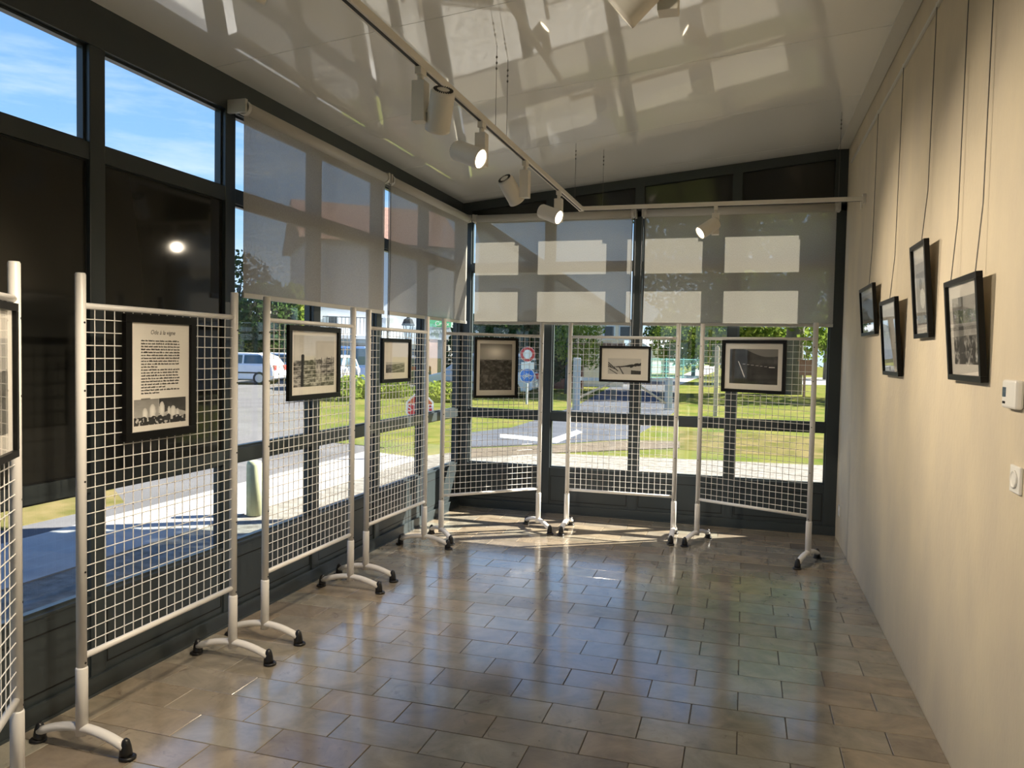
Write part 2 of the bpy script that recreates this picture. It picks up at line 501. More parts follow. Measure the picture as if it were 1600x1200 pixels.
# ---- ceiling: sloping glossy panels
ceiling = tag(empty('ceiling'), kind='structure')
seams = [YN, -1.19, -0.01, 1.18, 2.36, 3.545, 4.72, 5.89, 7.07, YB]
for a, b in zip(seams, seams[1:]):
    x0, x1 = XL, XR - 0.09
    MB().prism([(x0, zc(x0)), (x1, zc(x1)), (x1, zc(x1) + 0.012), (x0, zc(x0) + 0.012)], 1, a + 0.002, b - 0.002).build('ceiling_panel', M['ceiling'], ceiling)
MB().prism([(XL - 0.16, zc(XL - 0.16) + 0.03), (XR + 0.25, zc(XR + .25) + 0.03), (XR + 0.25, zc(XR + .25) + 0.13), (XL - 0.16, zc(XL - .16) + 0.13)], 1, YN - 0.2, YB + 0.20).build('roof_deck', M['anthracite'], ceiling)
trim = MB().prism([(XR - 0.094, zc(XR - .094) - 0.004), (XR - 0.004, zc(XR - .094) - 0.004), (XR - 0.004, zc(XR) + 0.012), (XR - 0.094, zc(XR - .094) + 0.012)], 1, YN, YB - 0.002).build('trim_1', M['white_trim'])
tag(trim, kind='structure')

# ---- plaster walls
tag(MB().box(XR, XR + 0.25, YN - 0.2, YB + 0.16, -0.1, 3.62).build('wall_right', M['plaster']), kind='structure')
rear = tag(empty('wall_rear'), kind='structure')
MB().prism([(XL, 0), (-1.9, 0), (-1.9, 2.3), (-0.3, 2.3), (-0.3, 0), (XR, 0), (XR, zc(XR)), (XL, zc(XL))], 1, YN - 0.2, YN).build('wall_panel', M['plaster'], rear)
MB().box(-1.9, -0.3, YN - 0.12, YN - 0.11, 0, 2.3).build('pane', M['glass'], rear)
for x in (-1.9, -1.14, -0.38):
    MB().box(x, x + 0.08, YN - 0.15, YN - 0.05, 0, 2.3).build('door_stile', M['anthracite'], rear)

# ---- glazed walls
MW = 0.085
DEP = 0.075
Z_SILL, Z_T0, Z_T1, Z_U0, Z_U1, Z_HEAD = 0.450, 0.920, 0.997, 2.384, 2.459, 2.880

def wall_box(mb, side, a0, a1, d0, d1, z0, z1):
    """side 'left': a runs along y, d is depth outwards from the inner face; 'back': a along x"""
    if side == 'left':
        mb.box(XL - d1, XL - d0, a0, a1, z0, z1)
    else:
        mb.box(a0, a1, YB + d0, YB + d1, z0, z1)
    return mb
def ring(mb, side, a0, a1, d0, d1, z0, z1, t):
    wall_box(mb, side, a0, a1, d0, d1, z0, z0 + t)
    wall_box(mb, side, a0, a1, d0, d1, z1 - t, z1)
    wall_box(mb, side, a0, a0 + t, d0, d1, z0 + t, z1 - t)
    wall_box(mb, side, a1 - t, a1, d0, d1, z0 + t, z1 - t)
    return mb
def glazed_wall(side, mulls, ends, opaque):
    root = tag(empty('wall_' + side), kind='structure')
    # mullions
    for c, wdt in mulls:
        wall_box(MB(), side, c - wdt / 2, c + wdt / 2, 0.0, DEP, 0.0, Z_HEAD).build('mullion', M['anthracite'], root, bevel=0.003)
    spans = [(mulls[i][0] + mulls[i][1] / 2, mulls[i + 1][0] - mulls[i + 1][1] / 2) for i in range(len(mulls) - 1)]
    for s0, s1 in spans:
        dark = opaque((s0 + s1) / 2)
        wall_box(MB(), side, s0, s1, 0.004, 0.06, Z_T0, Z_T1).build('transom', M['anthracite'], root)
        wall_box(MB(), side, s0, s1, 0.004, 0.06, Z_U0, Z_U1).build('transom', M['anthracite'], root)
        # lower solid panel with a sunk groove rectangle
        lp = wall_box(MB(), side, s0, s1, 0.010, 0.07, 0.0, Z_SILL).build('lower_panel', M['anthracite'], root)
        ring(MB(), side, s0 + 0.012, s1 - 0.012, 0.0085, 0.0125, 0.118, 0.368, 0.006).build('panel_groove', M['groove'], lp)
        wall_box(MB(), side, s0, s1, 0.002, 0.011, Z_SILL - 0.012, Z_SILL).build('sill_bead', M['anthracite'], lp)
        for z0, z1, op in ((Z_SILL, Z_T0, False), (Z_T1, Z_U0, dark), (Z_U1, Z_HEAD, False)):
            if op:
                pn = wall_box(MB(), side, s0, s1, 0.022, 0.05, z0, z1).build('infill_panel', M['dark_panel'], root)
                ring(MB(), side, s0, s1, 0.0195, 0.0225, z0, z1, 0.007).build('panel_groove', M['groove'], pn)
            else:
                pn = wall_box(MB(), side, s0, s1, 0.040, 0.046, z0, z1).build('pane', M['glass'], root)
                ring(MB(), side, s0, s1, 0.026, 0.06, z0, z1, 0.012).build('glazing_bead', M['anthracite'], pn)
    a0, a1 = ends
    wall_box(MB(), side, a0, a1, -0.012, 0.004, 0.0, 0.085).build('skirting', M['anthracite'], root, bevel=0.003)
    wall_box(MB(), side, a0, a1, -0.018, -0.012, 0.0, 0.012).build('skirting_strip', M['anthracite'], root)
    return root
lm = [(YB - 0.92 * k, MW) for k in range(10, 0, -1)]
lm.append((YB + 0.03, 0.16))
left = glazed_wall('left', lm, (YN, YB), lambda y: y < 3.6)
MB().box(XL - DEP, XL, YN, YB + 0.1, Z_HEAD, zc(XL) + 0.03).build('head_beam', M['anthracite'], left)
bmul = [(XL + 0.035, 0.11), (-1.86, MW), (-0.995, MW), (-0.111, MW), (XR - 0.052, 0.104)]
back = glazed_wall('back', bmul, (XL, XR), lambda x: False)
MB().box(XL, XR, YB, YB + DEP, Z_HEAD, Z_HEAD + 0.05).build('head_rail', M['anthracite'], back)
for i in range(4):
    s0, s1 = bmul[i][0] + bmul[i][1] / 2, bmul[i + 1][0] - bmul[i + 1][1] / 2
    zt0, zt1 = zc(s0) - 0.085, zc(s1) - 0.085
    pn = MB().prism([(s0, Z_HEAD + .04), (s1, Z_HEAD + .04), (s1, zt1), (s0, zt0)], 1, YB + 0.014, YB + 0.06).build('gable_panel', M['dark_panel'], back)
    g = MB()
    t = 0.009
    g.prism([(s0, zt0 - t), (s1, zt1 - t), (s1, zt1), (s0, zt0)], 1, YB + 0.010, YB + 0.0145)
    g.prism([(s1 - t, Z_HEAD + .05), (s1, Z_HEAD + .05), (s1, zt1), (s1 - t, zt1)], 1, YB + 0.010, YB + 0.0145)
    g.prism([(s0, Z_HEAD + .05), (s0 + t, Z_HEAD + .05), (s0 + t, zt0), (s0, zt0)], 1, YB + 0.010, YB + 0.0145)
    g.build('panel_groove', M['groove'], pn)
for c, wd in bmul:
    MB().prism([(c - wd / 2, Z_HEAD), (c + wd / 2, Z_HEAD), (c + wd / 2, zc(c + wd / 2) + .03), (c - wd / 2, zc(c - wd / 2) + .03)], 1, YB, YB + 0.10).build('gable_stud', M['anthracite'], back)
MB().prism([(XL, zc(XL) - .085), (XR, zc(XR) - .085), (XR, zc(XR) + .03), (XL, zc(XL) + .03)], 1, YB + .001, YB + 0.10).build('gable_beam', M['anthracite'], back)

# ================================================================== ROLLER BLINDS
def roller_blind(side, a0, a1, label, chain_at):
    r = tag(empty('roller_blind'), label, 'blind', 'screen roller blinds')
    ZT, ZB = 2.892, 1.880
    def P(a, d, z):      # d = distance from the wall into the room
        return (XL + d, a, z) if side == 'left' else (a, YB - d, z)
    D = 0.085
    MB().tube([P(a0 + 0.02, D, ZT), P(a1 - 0.02, D, ZT)], 0.036, 16).build('roller_tube', M['blind_hw'], r, smooth=True)
    for a, s in ((a0, 1), (a1, -1)):
        b = MB()
        if side == 'left':
            b.box(XL, XL + D + 0.03, a, a + s * 0.022, ZT - 0.032, ZT + 0.04)
        else:
            b.box(a, a + s * 0.022, YB - D - 0.03, YB, ZT - 0.032, ZT + 0.04)
        b.tube([P(a + s * 0.02, D, ZT), P(a + s * 0.045, D, ZT)], 0.041, 16)
        b.build('end_bracket', M['blind_hw'], r)
    fb = MB()
    fd = D + 0.0
    n = 14
    fb.poly([P(a0 + 0.03, fd, ZB), P(a1 - 0.03, fd, ZB), P(a1 - 0.03, fd, ZT), P(a0 + 0.03, fd, ZT)])
    fb.build('fabric', M['blind'], r)
    hb = MB()
    if side == 'left':
        hb.box(XL + fd - 0.008, XL + fd + 0.008, a0 + 0.028, a1 - 0.028, ZB - 0.028, ZB)
    else:
        hb.box(a0 + 0.028, a1 - 0.028, YB - fd - 0.008, YB - fd + 0.008, ZB - 0.028, ZB)
    hb.build('bottom_bar', M['blind_hw'], r, bevel=0.003)
    if chain_at is not None:
        c = MB()
        for k in (-0.012, 0.012):
            c.tube([P(chain_at + k, D + 0.01, ZT), P(chain_at + k * 1.4, D + 0.015, 2.3), P(chain_at + k * .5, D + 0.01, 1.45)], 0.0035, 6)
        c.build('pull_chain', M['steel'], r)
    return r
roller_blind('left', 3.655, 5.455, 'grey screen blind on the side glazing beside the dark solid panels', None)
roller_blind('left', 5.480, 7.293, 'grey screen blind on the side glazing running into the corner', 5.487)
roller_blind('back', -2.628, -1.012, 'grey screen blind on the end glazing beside the corner, roof and sky showing through', -1.030)
roller_blind('back', -0.958, 0.755, 'grey screen blind on the end glazing next to the plaster wall', -0.940)

# ================================================================== DISPLAY STANDS
SW, SH = 0.937, 1.848
stand_meshes = {}
def make_stand():
    root = empty('display_stand')
    Z0, Z1 = 0.366, 1.724
    for px in (0.0, SW):
        po = MB().lathe([(0.019, 0.30), (0.0195, 1.842), (0.0165, SH)], 16, (px, 0)).build('post', M['white_metal'], root, smooth=True)
        MB().lathe([(0.0225, 0.060), (0.0225, 0.322), (0.0205, 0.328)], 16, (px, 0)).build('sleeve', M['white_metal'], po, smooth=True)
        for z in (0.345, 0.70, 1.05, 1.40, 1.66):
            MB().tube([(px, -0.0185, z), (px, -0.0202, z)], 0.0042, 8).build('screw', M['black_rubber'], po)
        pts, n = [], 12
        for i in range(n + 1):
            t = i / n * 2 - 1
            pts.append((px, t * 0.205, 0.088 - 0.045 * t * t))
        ft = MB().tube(pts, 0.0215, 12, flat=0.78).build('foot', M['white_metal'], root, smooth=True)
        for s in (-1, 1):
            c = MB()
            c.lathe([(0.024, 0.010), (0.0235, 0.026), (0.019, 0.052), (0.013, 0.071), (0.004, 0.079)], 14, (px, s * 0.208))
            c.lathe([(0.031, 0.0), (0.032, 0.008), (0.026, 0.013)], 16, (px, s * 0.216))
            c.build('rubber_foot', M['black_rubber'], ft, smooth=True)
    MB().tube([(0.015, 0, Z1), (SW - 0.015, 0, Z1)], 0.0125, 12).build('top_rail', M['white_metal'], root, smooth=True)
    MB().tube([(0.015, 0, Z0), (SW - 0.015, 0, Z0)], 0.0125, 12).build('bottom_rail', M['white_metal'], root, smooth=True)
    g = MB()
    nv, nh = 18, 27
    for i in range(1, nv):
        x = 0.02 + (SW - 0.04) * i / nv
        g.tube([(x, 0.002, Z0), (x, 0.002, Z1)], 0.0021, 6)
    for j in range(1, nh):
        z = Z0 + (Z1 - Z0) * j / nh
        g.tube([(0.015, -0.002, z), (SW - 0.015, -0.002, z)], 0.0021, 6)
    g.build('wire_grid', M['white_metal'], root)
    return root
STANDS = [
    ((-1.790, 1.230), (-2.335, 1.990), 'white wire-mesh display stand turned into the room, by the dark solid panels'),
    ((-2.425, 2.346), (-2.435, 3.281), 'white wire-mesh display stand holding the framed text sheet'),
    ((-2.441, 3.565), (-2.436, 4.497), 'white wire-mesh display stand holding the photograph of a fence post'),
    ((-2.462, 4.770), (-2.430, 5.695), 'white wire-mesh display stand holding a small photograph in a wide mount'),
    ((-2.395, 5.990), (-1.735, 6.640), 'white wire-mesh display stand set across the corner of the room'),
    ((-1.486, 6.700), (-0.545, 6.706), 'white wire-mesh display stand holding the small snowy landscape photograph'),
    ((-0.346, 6.673), (0.508, 6.290), 'white wire-mesh display stand holding the dark photograph with a white stake'),
]
proto = make_stand()
stands = []
for i, (a, b, lab) in enumerate(STANDS):
    o = proto if i == 0 else copy_tree(proto)
    th = math.atan2(b[1] - a[1], b[0] - a[0])
    L = math.hypot(b[0] - a[0], b[1] - a[1])
    mid = ((a[0] + b[0]) / 2, (a[1] + b[1]) / 2)
    o.location = (mid[0] - math.cos(th) * SW / 2, mid[1] - math.sin(th) * SW / 2, 0)
    o.rotation_euler = (0, 0, th)
    tag(o, lab, 'display stand', 'wire-mesh display stands')
    stands.append((o, th))

# ================================================================== FRAMED PICTURES
rng = np.random.RandomState(3)
def vnoise(u, v, fx, fy, seed):
    """smooth value noise on arrays u,v in 0..1"""
    r = np.random.RandomState(seed).rand(int(fy) + 3, int(fx) + 3)
    x, y = u * fx, v * fy
    i, j = np.floor(x).astype(int), np.floor(y).astype(int)
    a, b = x - i, y - j
    a, b = a * a * (3 - 2 * a), b * b * (3 - 2 * b)
    return (r[j, i] * (1 - a) + r[j, i + 1] * a) * (1 - b) + (r[j + 1, i] * (1 - a) + r[j + 1, i + 1] * a) * b
def fbm(u, v, f, seed, o=4, asp=1.0):
    s, t = 0, 0
    for k in range(o):
        w_ = 0.55 ** k
        s = s + w_ * vnoise(u, v, f * 2 ** k, f * 2 ** k * asp, seed + k)
        t += w_
    return s / t
def bar(u, v, x0, y0, x1, y1, wd):
    dx, dy = x1 - x0, y1 - y0
    t = np.clip(((u - x0) * dx + (v - y0) * dy) / (dx * dx + dy * dy), 0, 1)
    return np.hypot(u - x0 - t * dx, v - y0 - t * dy) < wd
def pic_fence(u, v):
    g = 0.52 + 0.12 * fbm(u, v, 3, 11)
    top = 0.50 + 0.10 * np.maximum(0, u - .35) + .02 * vnoise(u, v * 0, 14, 2, 5)
    f = 0.10 + 0.42 * np.clip(fbm(u, v, 14, 21, 3, 1.3) * 2.4 - .75, 0, 1)
    g = np.where(v < top, f, g)
    for k in range(5):
        g = np.where(np.abs(v - (0.06 + .085 * k + .03 * u)) < .006, .55, g)
    for x in (0.5, 0.66, 0.8, 0.92):
        g = np.where(bar(u, v, x, .1, x + .01, top.max() - .08 + .1 * x, .006), .06, g)
    g = np.where(bar(u, v, .20, .03, .215, .60, .034), .045, g)
    return g
def pic_valley(u, v):
    g = np.full_like(u, 0.55)
    hill = .78 + .14 * (u - .5) + .05 * fbm(u, v * 0, 6, 3)
    g = np.where(v < hill, .10 + .30 * fbm(u, v, 12, 8, 3), g)
    g = np.where(bar(u, v, .3, .1, .95, .42, .035) | bar(u, v, .55, .65, 1, .8, .03), .45, g)
    g = np.where((u < .25) & (v < .45), .05 + .2 * fbm(u, v, 16, 4, 2), g)
    return g
def pic_field(u, v):
    sky = .42 + .42 * np.exp(-((u - .5) ** 2 / .08 + (v - .82) ** 2 / .02)) - .2 * np.clip((v - .88) * 6, 0, 1)
    g = np.where(v > .66, sky, .02 + .22 * np.clip(fbm(u, v, 14, 33, 3, 1.6) * 2.2 - .7, 0, 1))
    g = np.where((v > .64) & (v < .67) & (vnoise(u, v, 20, 3, 9) > .45), .30, g)
    return g
def pic_snow(u, v):
    g = .56 - .12 * np.abs(v - .8) + .05 * fbm(u, v, 4, 4)
    ridge = .46 + .30 * np.clip(u - .35, 0, 1) ** 1.1
    g = np.where(v < ridge, .50 + .05 * fbm(u, v, 6, 14), g)
    th = .02 + .10 * np.clip(u - .2, 0, 1)
    g = np.where((np.abs(v - ridge) < th * (.6 + .7 * vnoise(u, v, 18, 6, 2))), .05, g)
    for q in ((0, .75, .3, .2, .018), (0, .5, .22, .32, .02), (.05, .3, .28, .02, .016), (.33, .5, .47, .02, .018), (0, .62, .08, .5, .02), (.7, .45, .82, .62, .035)):
        g = np.where(bar(u, v, *q), .05, g)
    g = np.where((u > .7) & (v < .26 - .12 * (u - .7)), .10, g)
    return g
def pic_stake(u, v):
    g = .035 + .16 * np.clip(fbm(u, v, 4, 51, 3, .7) * 1.6 - .45, 0, 1) + .10 * np.exp(-((v - .62) / .10) ** 2) * u
    g = np.where(v > .97 - .28 * np.clip(u - .25, 0, 1) + .05 * np.sin(u * 7), .30, g)
    g = np.where(bar(u, v, .19, .63, .32, .2, .009), .75, g)
    g = np.where(bar(u, v, .27, .57, .8, .50, .0035), .55, g)
    g = np.where((np.abs(v - .49) < .012) & (u > .82) & (u < .94) & (vnoise(u, v, 40, 3, 5) > .5), .7, g)
    return g
def pic_flowers(u, v):
    g = .46 - .16 * v * (u < .45) + .10 * fbm(u, v, 6, 61, 3)
    g = np.where((v > .45 + .25 * np.sin(u * 9 + 1) * .3) & (u > .46), .07 + .10 * fbm(u, v, 9, 63, 3), g)
    for cx, cy, rx, ry in ((.52, .55, .055, .32), (.66, .45, .03, .22), (.74, .42, .06, .26), (.83, .36, .035, .2), (.2, .42, .05, .25), (.34, .5, .06, .3)):
        d = ((u - cx) / rx) ** 2 + ((v - cy) / ry) ** 2
        g = np.where(d < 1, .72 - .16 * d, g)
    g = np.where(v < .24 + .14 * vnoise(u, v, 26, 2, 8), .08 + .5 * (vnoise(u, v, 40, 12, 7) > .72), g)
    return g
def pic_vines(u, v):
    g = .50 - .1 * fbm(u, v, 3, 71)
    g = np.where(v < .95 - .2 * u, .16 + .35 * fbm(u, v, 10, 73, 4), g)
    g = np.where(v < .42, .08 + .55 * np.clip(fbm(u, v, 18, 75, 3) * 2 - .7, 0, 1), g)
    g = np.where(bar(u, v, .32, .05, .36, .97, .10), .10 + .10 * fbm(u, v, 8, 77), g)
    g = np.where(bar(u, v, .34, .7, .62, .35, .012) | bar(u, v, .5, .1, .55, .6, .012), .42, g)
    return g
def pic_hill(u, v):
    g = np.full_like(u, .46)
    g = np.where(v < .80 + .08 * np.sin(u * 5), .10 + .06 * fbm(u, v, 5, 81), g)
    g = np.where(v < .32, .06 + .12 * fbm(u, v, 10, 83), g)
    return g
def pic_branch(u, v):
    g = .52 + .08 * fbm(u, v, 3, 91)
    g = np.where((v > .45) & (v < .75) & (fbm(u, v, 7, 93, 3) > .62), .12, g)
    g = np.where(v < .30, .30 + .3 * fbm(u, v, 9, 95), g)
    return g
def pic_figure(u, v):
    g = .30 + .12 * fbm(u, v, 4, 97)
    g = np.where(v > .85, .5, g)
    g = np.where(((u - .55) / .22) ** 2 + ((v - .42) / .16) ** 2 < 1, .62, g)
    g = np.where(((u - .42) / .14) ** 2 + ((v - .66) / .09) ** 2 < 1, .10, g)
    g = np.where(v < .2, .2 + .3 * fbm(u, v, 12, 99), g)
    return g
def pic_orchard(u, v):
    g = .50 + .0 * u
    g = np.where(v < .62 + .1 * fbm(u, v, 5, 41), .12 + .25 * fbm(u, v, 10, 43, 4), g)
    return g

def print_sheet(name, x0, x1, z0, z1, y, fn, parent, nx=84, ny=84):
    us = (np.arange(nx) + .5) / nx
    vs = (np.arange(ny) + .5) / ny
    U, V = np.meshgrid(us, vs)
    gcol = np.clip(fn(U, V), 0, 1) ** 1.65 * 1.4
    xs = np.linspace(x0, x1, nx + 1); zs = np.linspace(z0, z1, ny + 1)
    vv = [(a, y, b) for b in zs for a in xs]
    ff = [(j * (nx + 1) + i, j * (nx + 1) + i + 1, (j + 1) * (nx + 1) + i + 1, (j + 1) * (nx + 1) + i) for j in range(ny) for i in range(nx)]
    me = bpy.data.meshes.new(name)
    me.from_pydata(vv, [], ff)
    at_ = me.color_attributes.new('ink', 'FLOAT_COLOR', 'CORNER')
    c = np.repeat(gcol.ravel(), 4)
    rgba = np.stack([c, c * .965, c * .91, np.ones_like(c)], 1).astype(np.float32)
    at_.data.foreach_set('color', rgba.ravel())
    me.materials.append(M['print'])
    o = bpy.data.objects.new(name, me)
    COL.objects.link(o)
    o.parent = parent
    return o

def picture(w_, h_, fb, inset, fn, label, group, depth=0.022, extra=None):
    """local: origin at the middle of the back lower edge, front faces -Y, x to the viewer's right"""
    r = tag(empty('framed_photograph'), label, 'picture', group)
    fr = MB()
    for x0, x1, z0, z1 in ((-w_ / 2, w_ / 2, 0, fb), (-w_ / 2, w_ / 2, h_ - fb, h_), (-w_ / 2, -w_ / 2 + fb, fb, h_ - fb), (w_ / 2 - fb, w_ / 2, fb, h_ - fb)):
        fr.box(x0, x1, -depth, 0, z0, z1)
    fr.build('frame', M['black_wood'], r, bevel=0.0012)
    MB().box(-w_ / 2 + fb * .8, w_ / 2 - fb * .8, -0.008, -0.002, fb * .8, h_ - fb * .8).build('mount_board', M['paper'], r)
    l, rr, b, t = inset
    if fn is not None:
        print_sheet('print', -w_ / 2 + fb + l, w_ / 2 - fb - rr, fb + b, h_ - fb - t, -0.0086, fn, r)
    MB().box(-w_ / 2 + fb * .9, w_ / 2 - fb * .9, -0.0155, -0.0145, fb * .9, h_ - fb * .9).build('glass', M['pic_glass'], r)
    return r
def hang_on_stand(pic, idx, x0, x1, z0, tilt=0.0, off=0.008):
    o, th = stands[idx]
    xm = (x0 + x1) / 2
    n = Vector((math.sin(th), -math.cos(th)))
    p = Vector((o.location.x + math.cos(th) * xm, o.location.y + math.sin(th) * xm)) + n * off
    pic.location = (p.x, p.y, z0)
    pic.rotation_euler = (tilt, 0, th)
GR = 'framed pictures on the wire-mesh stands'
p1 = picture(0.56, 0.50, 0.024, (0.05, 0.05, 0.06, 0.09), pic_orchard, 'black-framed photograph on the stand turned into the room', GR)
hang_on_stand(p1, 0, 0.300, 0.872, 1.205)
# framed text sheet
p2 = picture(0.424, 0.524, 0.034, (0.022, 0.022, 0.024, 0.322), pic_flowers, 'black-framed sheet of printed text with white tulips below it', GR)
to = text_mesh('title_lettering', 'Ode \u00e0 la vigne', 0.026, M['ink'], shear=0.25)
to.parent = p2; to.location = (0.012, -0.0090, 0.443); to.rotation_euler = (math.pi / 2, 0, 0)
lines = MB()
rr_ = random.Random(5)
zz = 0.412
for li in range(19):
    x = -0.115
    end = 0.115 if li not in (9, 16, 18) else rr_.uniform(-.05, .0) + .03
    while x < end - 0.008:
        k = min(rr_.uniform(0.006, 0.026), end - x)
        # a word: short strokes of letters
        xx = x
        while xx < x + k:
            hgt = rr_.choice((0.0045, 0.0045, 0.0045, 0.0068))
            lines.box(xx, xx + 0.0022, -0.0088, -0.0080, zz, zz + hgt)
            xx += 0.0029
        lines.box(x, x + k, -0.0087, -0.0080, zz + 0.0008, zz + 0.0018)
        x += k + 0.0055
    zz -= 0.0123
for k in range(9):
    lines.box(-0.115 + .006 * k, -0.1115 + .006 * k, -0.0088, -0.0080, zz - 0.012, zz - 0.006)
tag(lines.build('printed_text', M['ink'], p2), kind='stuff')
hang_on_stand(p2, 1, 0.196, 0.622, 1.182)
p3 = picture(0.563, 0.426, 0.030, (0.03, 0.03, 0.045, 0.025), pic_fence, 'black-framed photograph of a thick fence post and wires above a slope', GR)
hang_on_stand(p3, 2, 0.170, 0.733, 1.281)
p4 = picture(0.452, 0.318, 0.026, (0.048, 0.060, 0.045, 0.145), pic_valley, 'black-framed small dark landscape low in a wide pale mount', GR)
hang_on_stand(p4, 3, 0.150, 0.604, 1.343)
p5 = picture(0.420, 0.518, 0.022, (0.034, 0.034, 0.045, 0.032), pic_field, 'black-framed upright photograph of a dark field under a bright cloud', GR)
hang_on_stand(p5, 4, 0.270, 0.690, 1.183)
p6 = picture(0.443, 0.314, 0.020, (0.055, 0.062, 0.050, 0.088), pic_snow, 'black-framed small snowy slope with dark ridge and bare stakes', GR)
hang_on_stand(p6, 5, 0.268, 0.711, 1.337)
p7 = picture(0.533, 0.422, 0.026, (0.040, 0.040, 0.045, 0.045), pic_stake, 'black-framed nearly black photograph with one white leaning stake', GR)
hang_on_stand(p7, 6, 0.192, 0.725, 1.290)

# pictures leaning out from the plaster wall on wires
GW = 'framed pictures hung on the plaster wall'
def hang_on_wall(pic, y0, y1, z0, h_, wires, lean):
    # back lower edge touches the wall; the top leans into the room
    pic.location = (XR - 0.006, (y0 + y1) / 2, z0)
    pic.rotation_euler = (lean, 0, -math.pi / 2)
    inv = (Matrix.Translation(pic.location) @ pic.rotation_euler.to_matrix().to_4x4()).inverted()
    for wy in wires:
        top = inv @ Vector((XR - 0.010, wy, 3.232))
        kn = inv @ Vector((XR - 0.016, wy, z0 + h_ + 0.25))
        bot = inv @ Vector((XR - 0.006 - math.sin(lean) * h_ + 0.004, wy, z0 + h_ * 0.93))
        MB().tube([top, kn, bot], 0.0022, 6).build('hanging_wire', M['steel'], pic)
        hk = inv @ Vector((XR - 0.010, wy, 3.245))
        MB().tube([hk, top], 0.006, 8).build('wire_hook', M['white_metal'], pic)
fr_ = picture(0.60, 0.330, 0.022, (0.02, 0.02, 0.05, 0.03), pic_hill, 'black-framed dark hillside photograph hung next to the end glazing on the plaster wall', GW)
hang_on_wall(fr_, 5.40, 6.00, 1.741, 0.33, (5.72,), 0.080)
fr_ = picture(0.49, 0.430, 0.022, (0.02, 0.02, 0.03, 0.03), pic_branch, 'pale black-framed photograph hung lowest between the hillside and the upright picture', GW)
hang_on_wall(fr_, 4.555, 5.045, 1.490, 0.43, (4.86,), 0.080)
fr_ = picture(0.322, 0.445, 0.022, (0.025, 0.025, 0.04, 0.07), pic_figure, 'upright black-framed photograph hung highest on the plaster wall', GW)
hang_on_wall(fr_, 3.873, 4.195, 1.684, 0.445, (4.07,), 0.080)
fr_ = picture(0.457, 0.390, 0.022, (0.045, 0.035, 0.04, 0.05), pic_vines, 'black-framed photograph of dark trunks and undergrowth on two wires', GW)
hang_on_wall(fr_, 3.040, 3.497, 1.505, 0.39, (3.50, 3.155), 0.080)
rail = MB().box(XR - 0.014, XR - 0.0005, 1.0, 7.1, 3.222, 3.240).build('picture_rail', M['white_trim'], None, bevel=0.002)
tag(rail, 'slim pale picture hanging rail along the top of the plaster wall', 'rail')

# ================================================================== LIGHTING TRACK AND SPOTS
ZT = 2.757
def track_piece(root, x0, x1, y0, y1):
    MB().box(x0, x1, y0, y1, ZT - 0.014, ZT + 0.018).build('rail', M['lamp_white'], root, bevel=0.002)
    if y1 - y0 > x1 - x0:
        MB().box(x0 + 0.011, x1 - 0.011, y0, y1, ZT - 0.0156, ZT - 0.013).build('slot', M['slot'], root)
    else:
        MB().box(x0, x1, y0 + 0.011, y1 - 0.011, ZT - 0.0156, ZT - 0.013).build('slot', M['slot'], root)
XT, YT = -1.318, 6.245
tr1 = tag(empty('lighting_track'), 'white suspended lighting track with a corner, running to the plaster wall', 'track')
track_piece(tr1, XT - 0.018, XT + 0.018, 0.6, YT - 0.02)
track_piece(tr1, XT + 0.02, XR - 0.02, YT - 0.018, YT + 0.018)
MB().box(XT - 0.02, XT + 0.022, YT - 0.022, YT + 0.02, ZT - 0.016, ZT + 0.02).build('corner_joint', M['lamp_white'], tr1, bevel=0.002)
for x, y in ((XT, 3.98), (XT, 4.18), (XT + 0.01, 5.95), (-1.142, YT), (0.63, YT), (XT, 1.9)):
    wr = MB().tube([(x, y, ZT + 0.015), (x, y, zc(x))], 0.0014, 6).build('suspension_wire', M['steel'], tr1)
    zt = zc(x) - 0.06
    b = MB()
    for k in range(3):
        b.lathe([(0.002, zt - 0.03 * k - .008), (0.006, zt - 0.03 * k), (0.002, zt - 0.03 * k + .008)], 8, (x, y))
    b.build('turnbuckle', M['steel'], wr)
bk = MB().box(XR - 0.022, XR, YT - 0.03, YT + 0.03, ZT - 0.03, ZT + 0.035)
bk.tube([(XR - 0.03, YT - .02, ZT - 0.02), (XR - 0.03, YT - .02, ZT - 0.075)], 0.008, 8)
bk.build('wall_bracket', M['lamp_white'], tr1)
tr2 = tag(empty('lighting_track'), 'short white lighting track across the room above the first stand', 'track')
track_piece(tr2, XT + 0.03, XR - 0.02, 2.182, 2.218)
MB().tube([(-0.6, 2.2, ZT), (-0.6, 2.2, zc(-.6))], 0.0014, 6).build('suspension_wire', M['steel'], tr2)

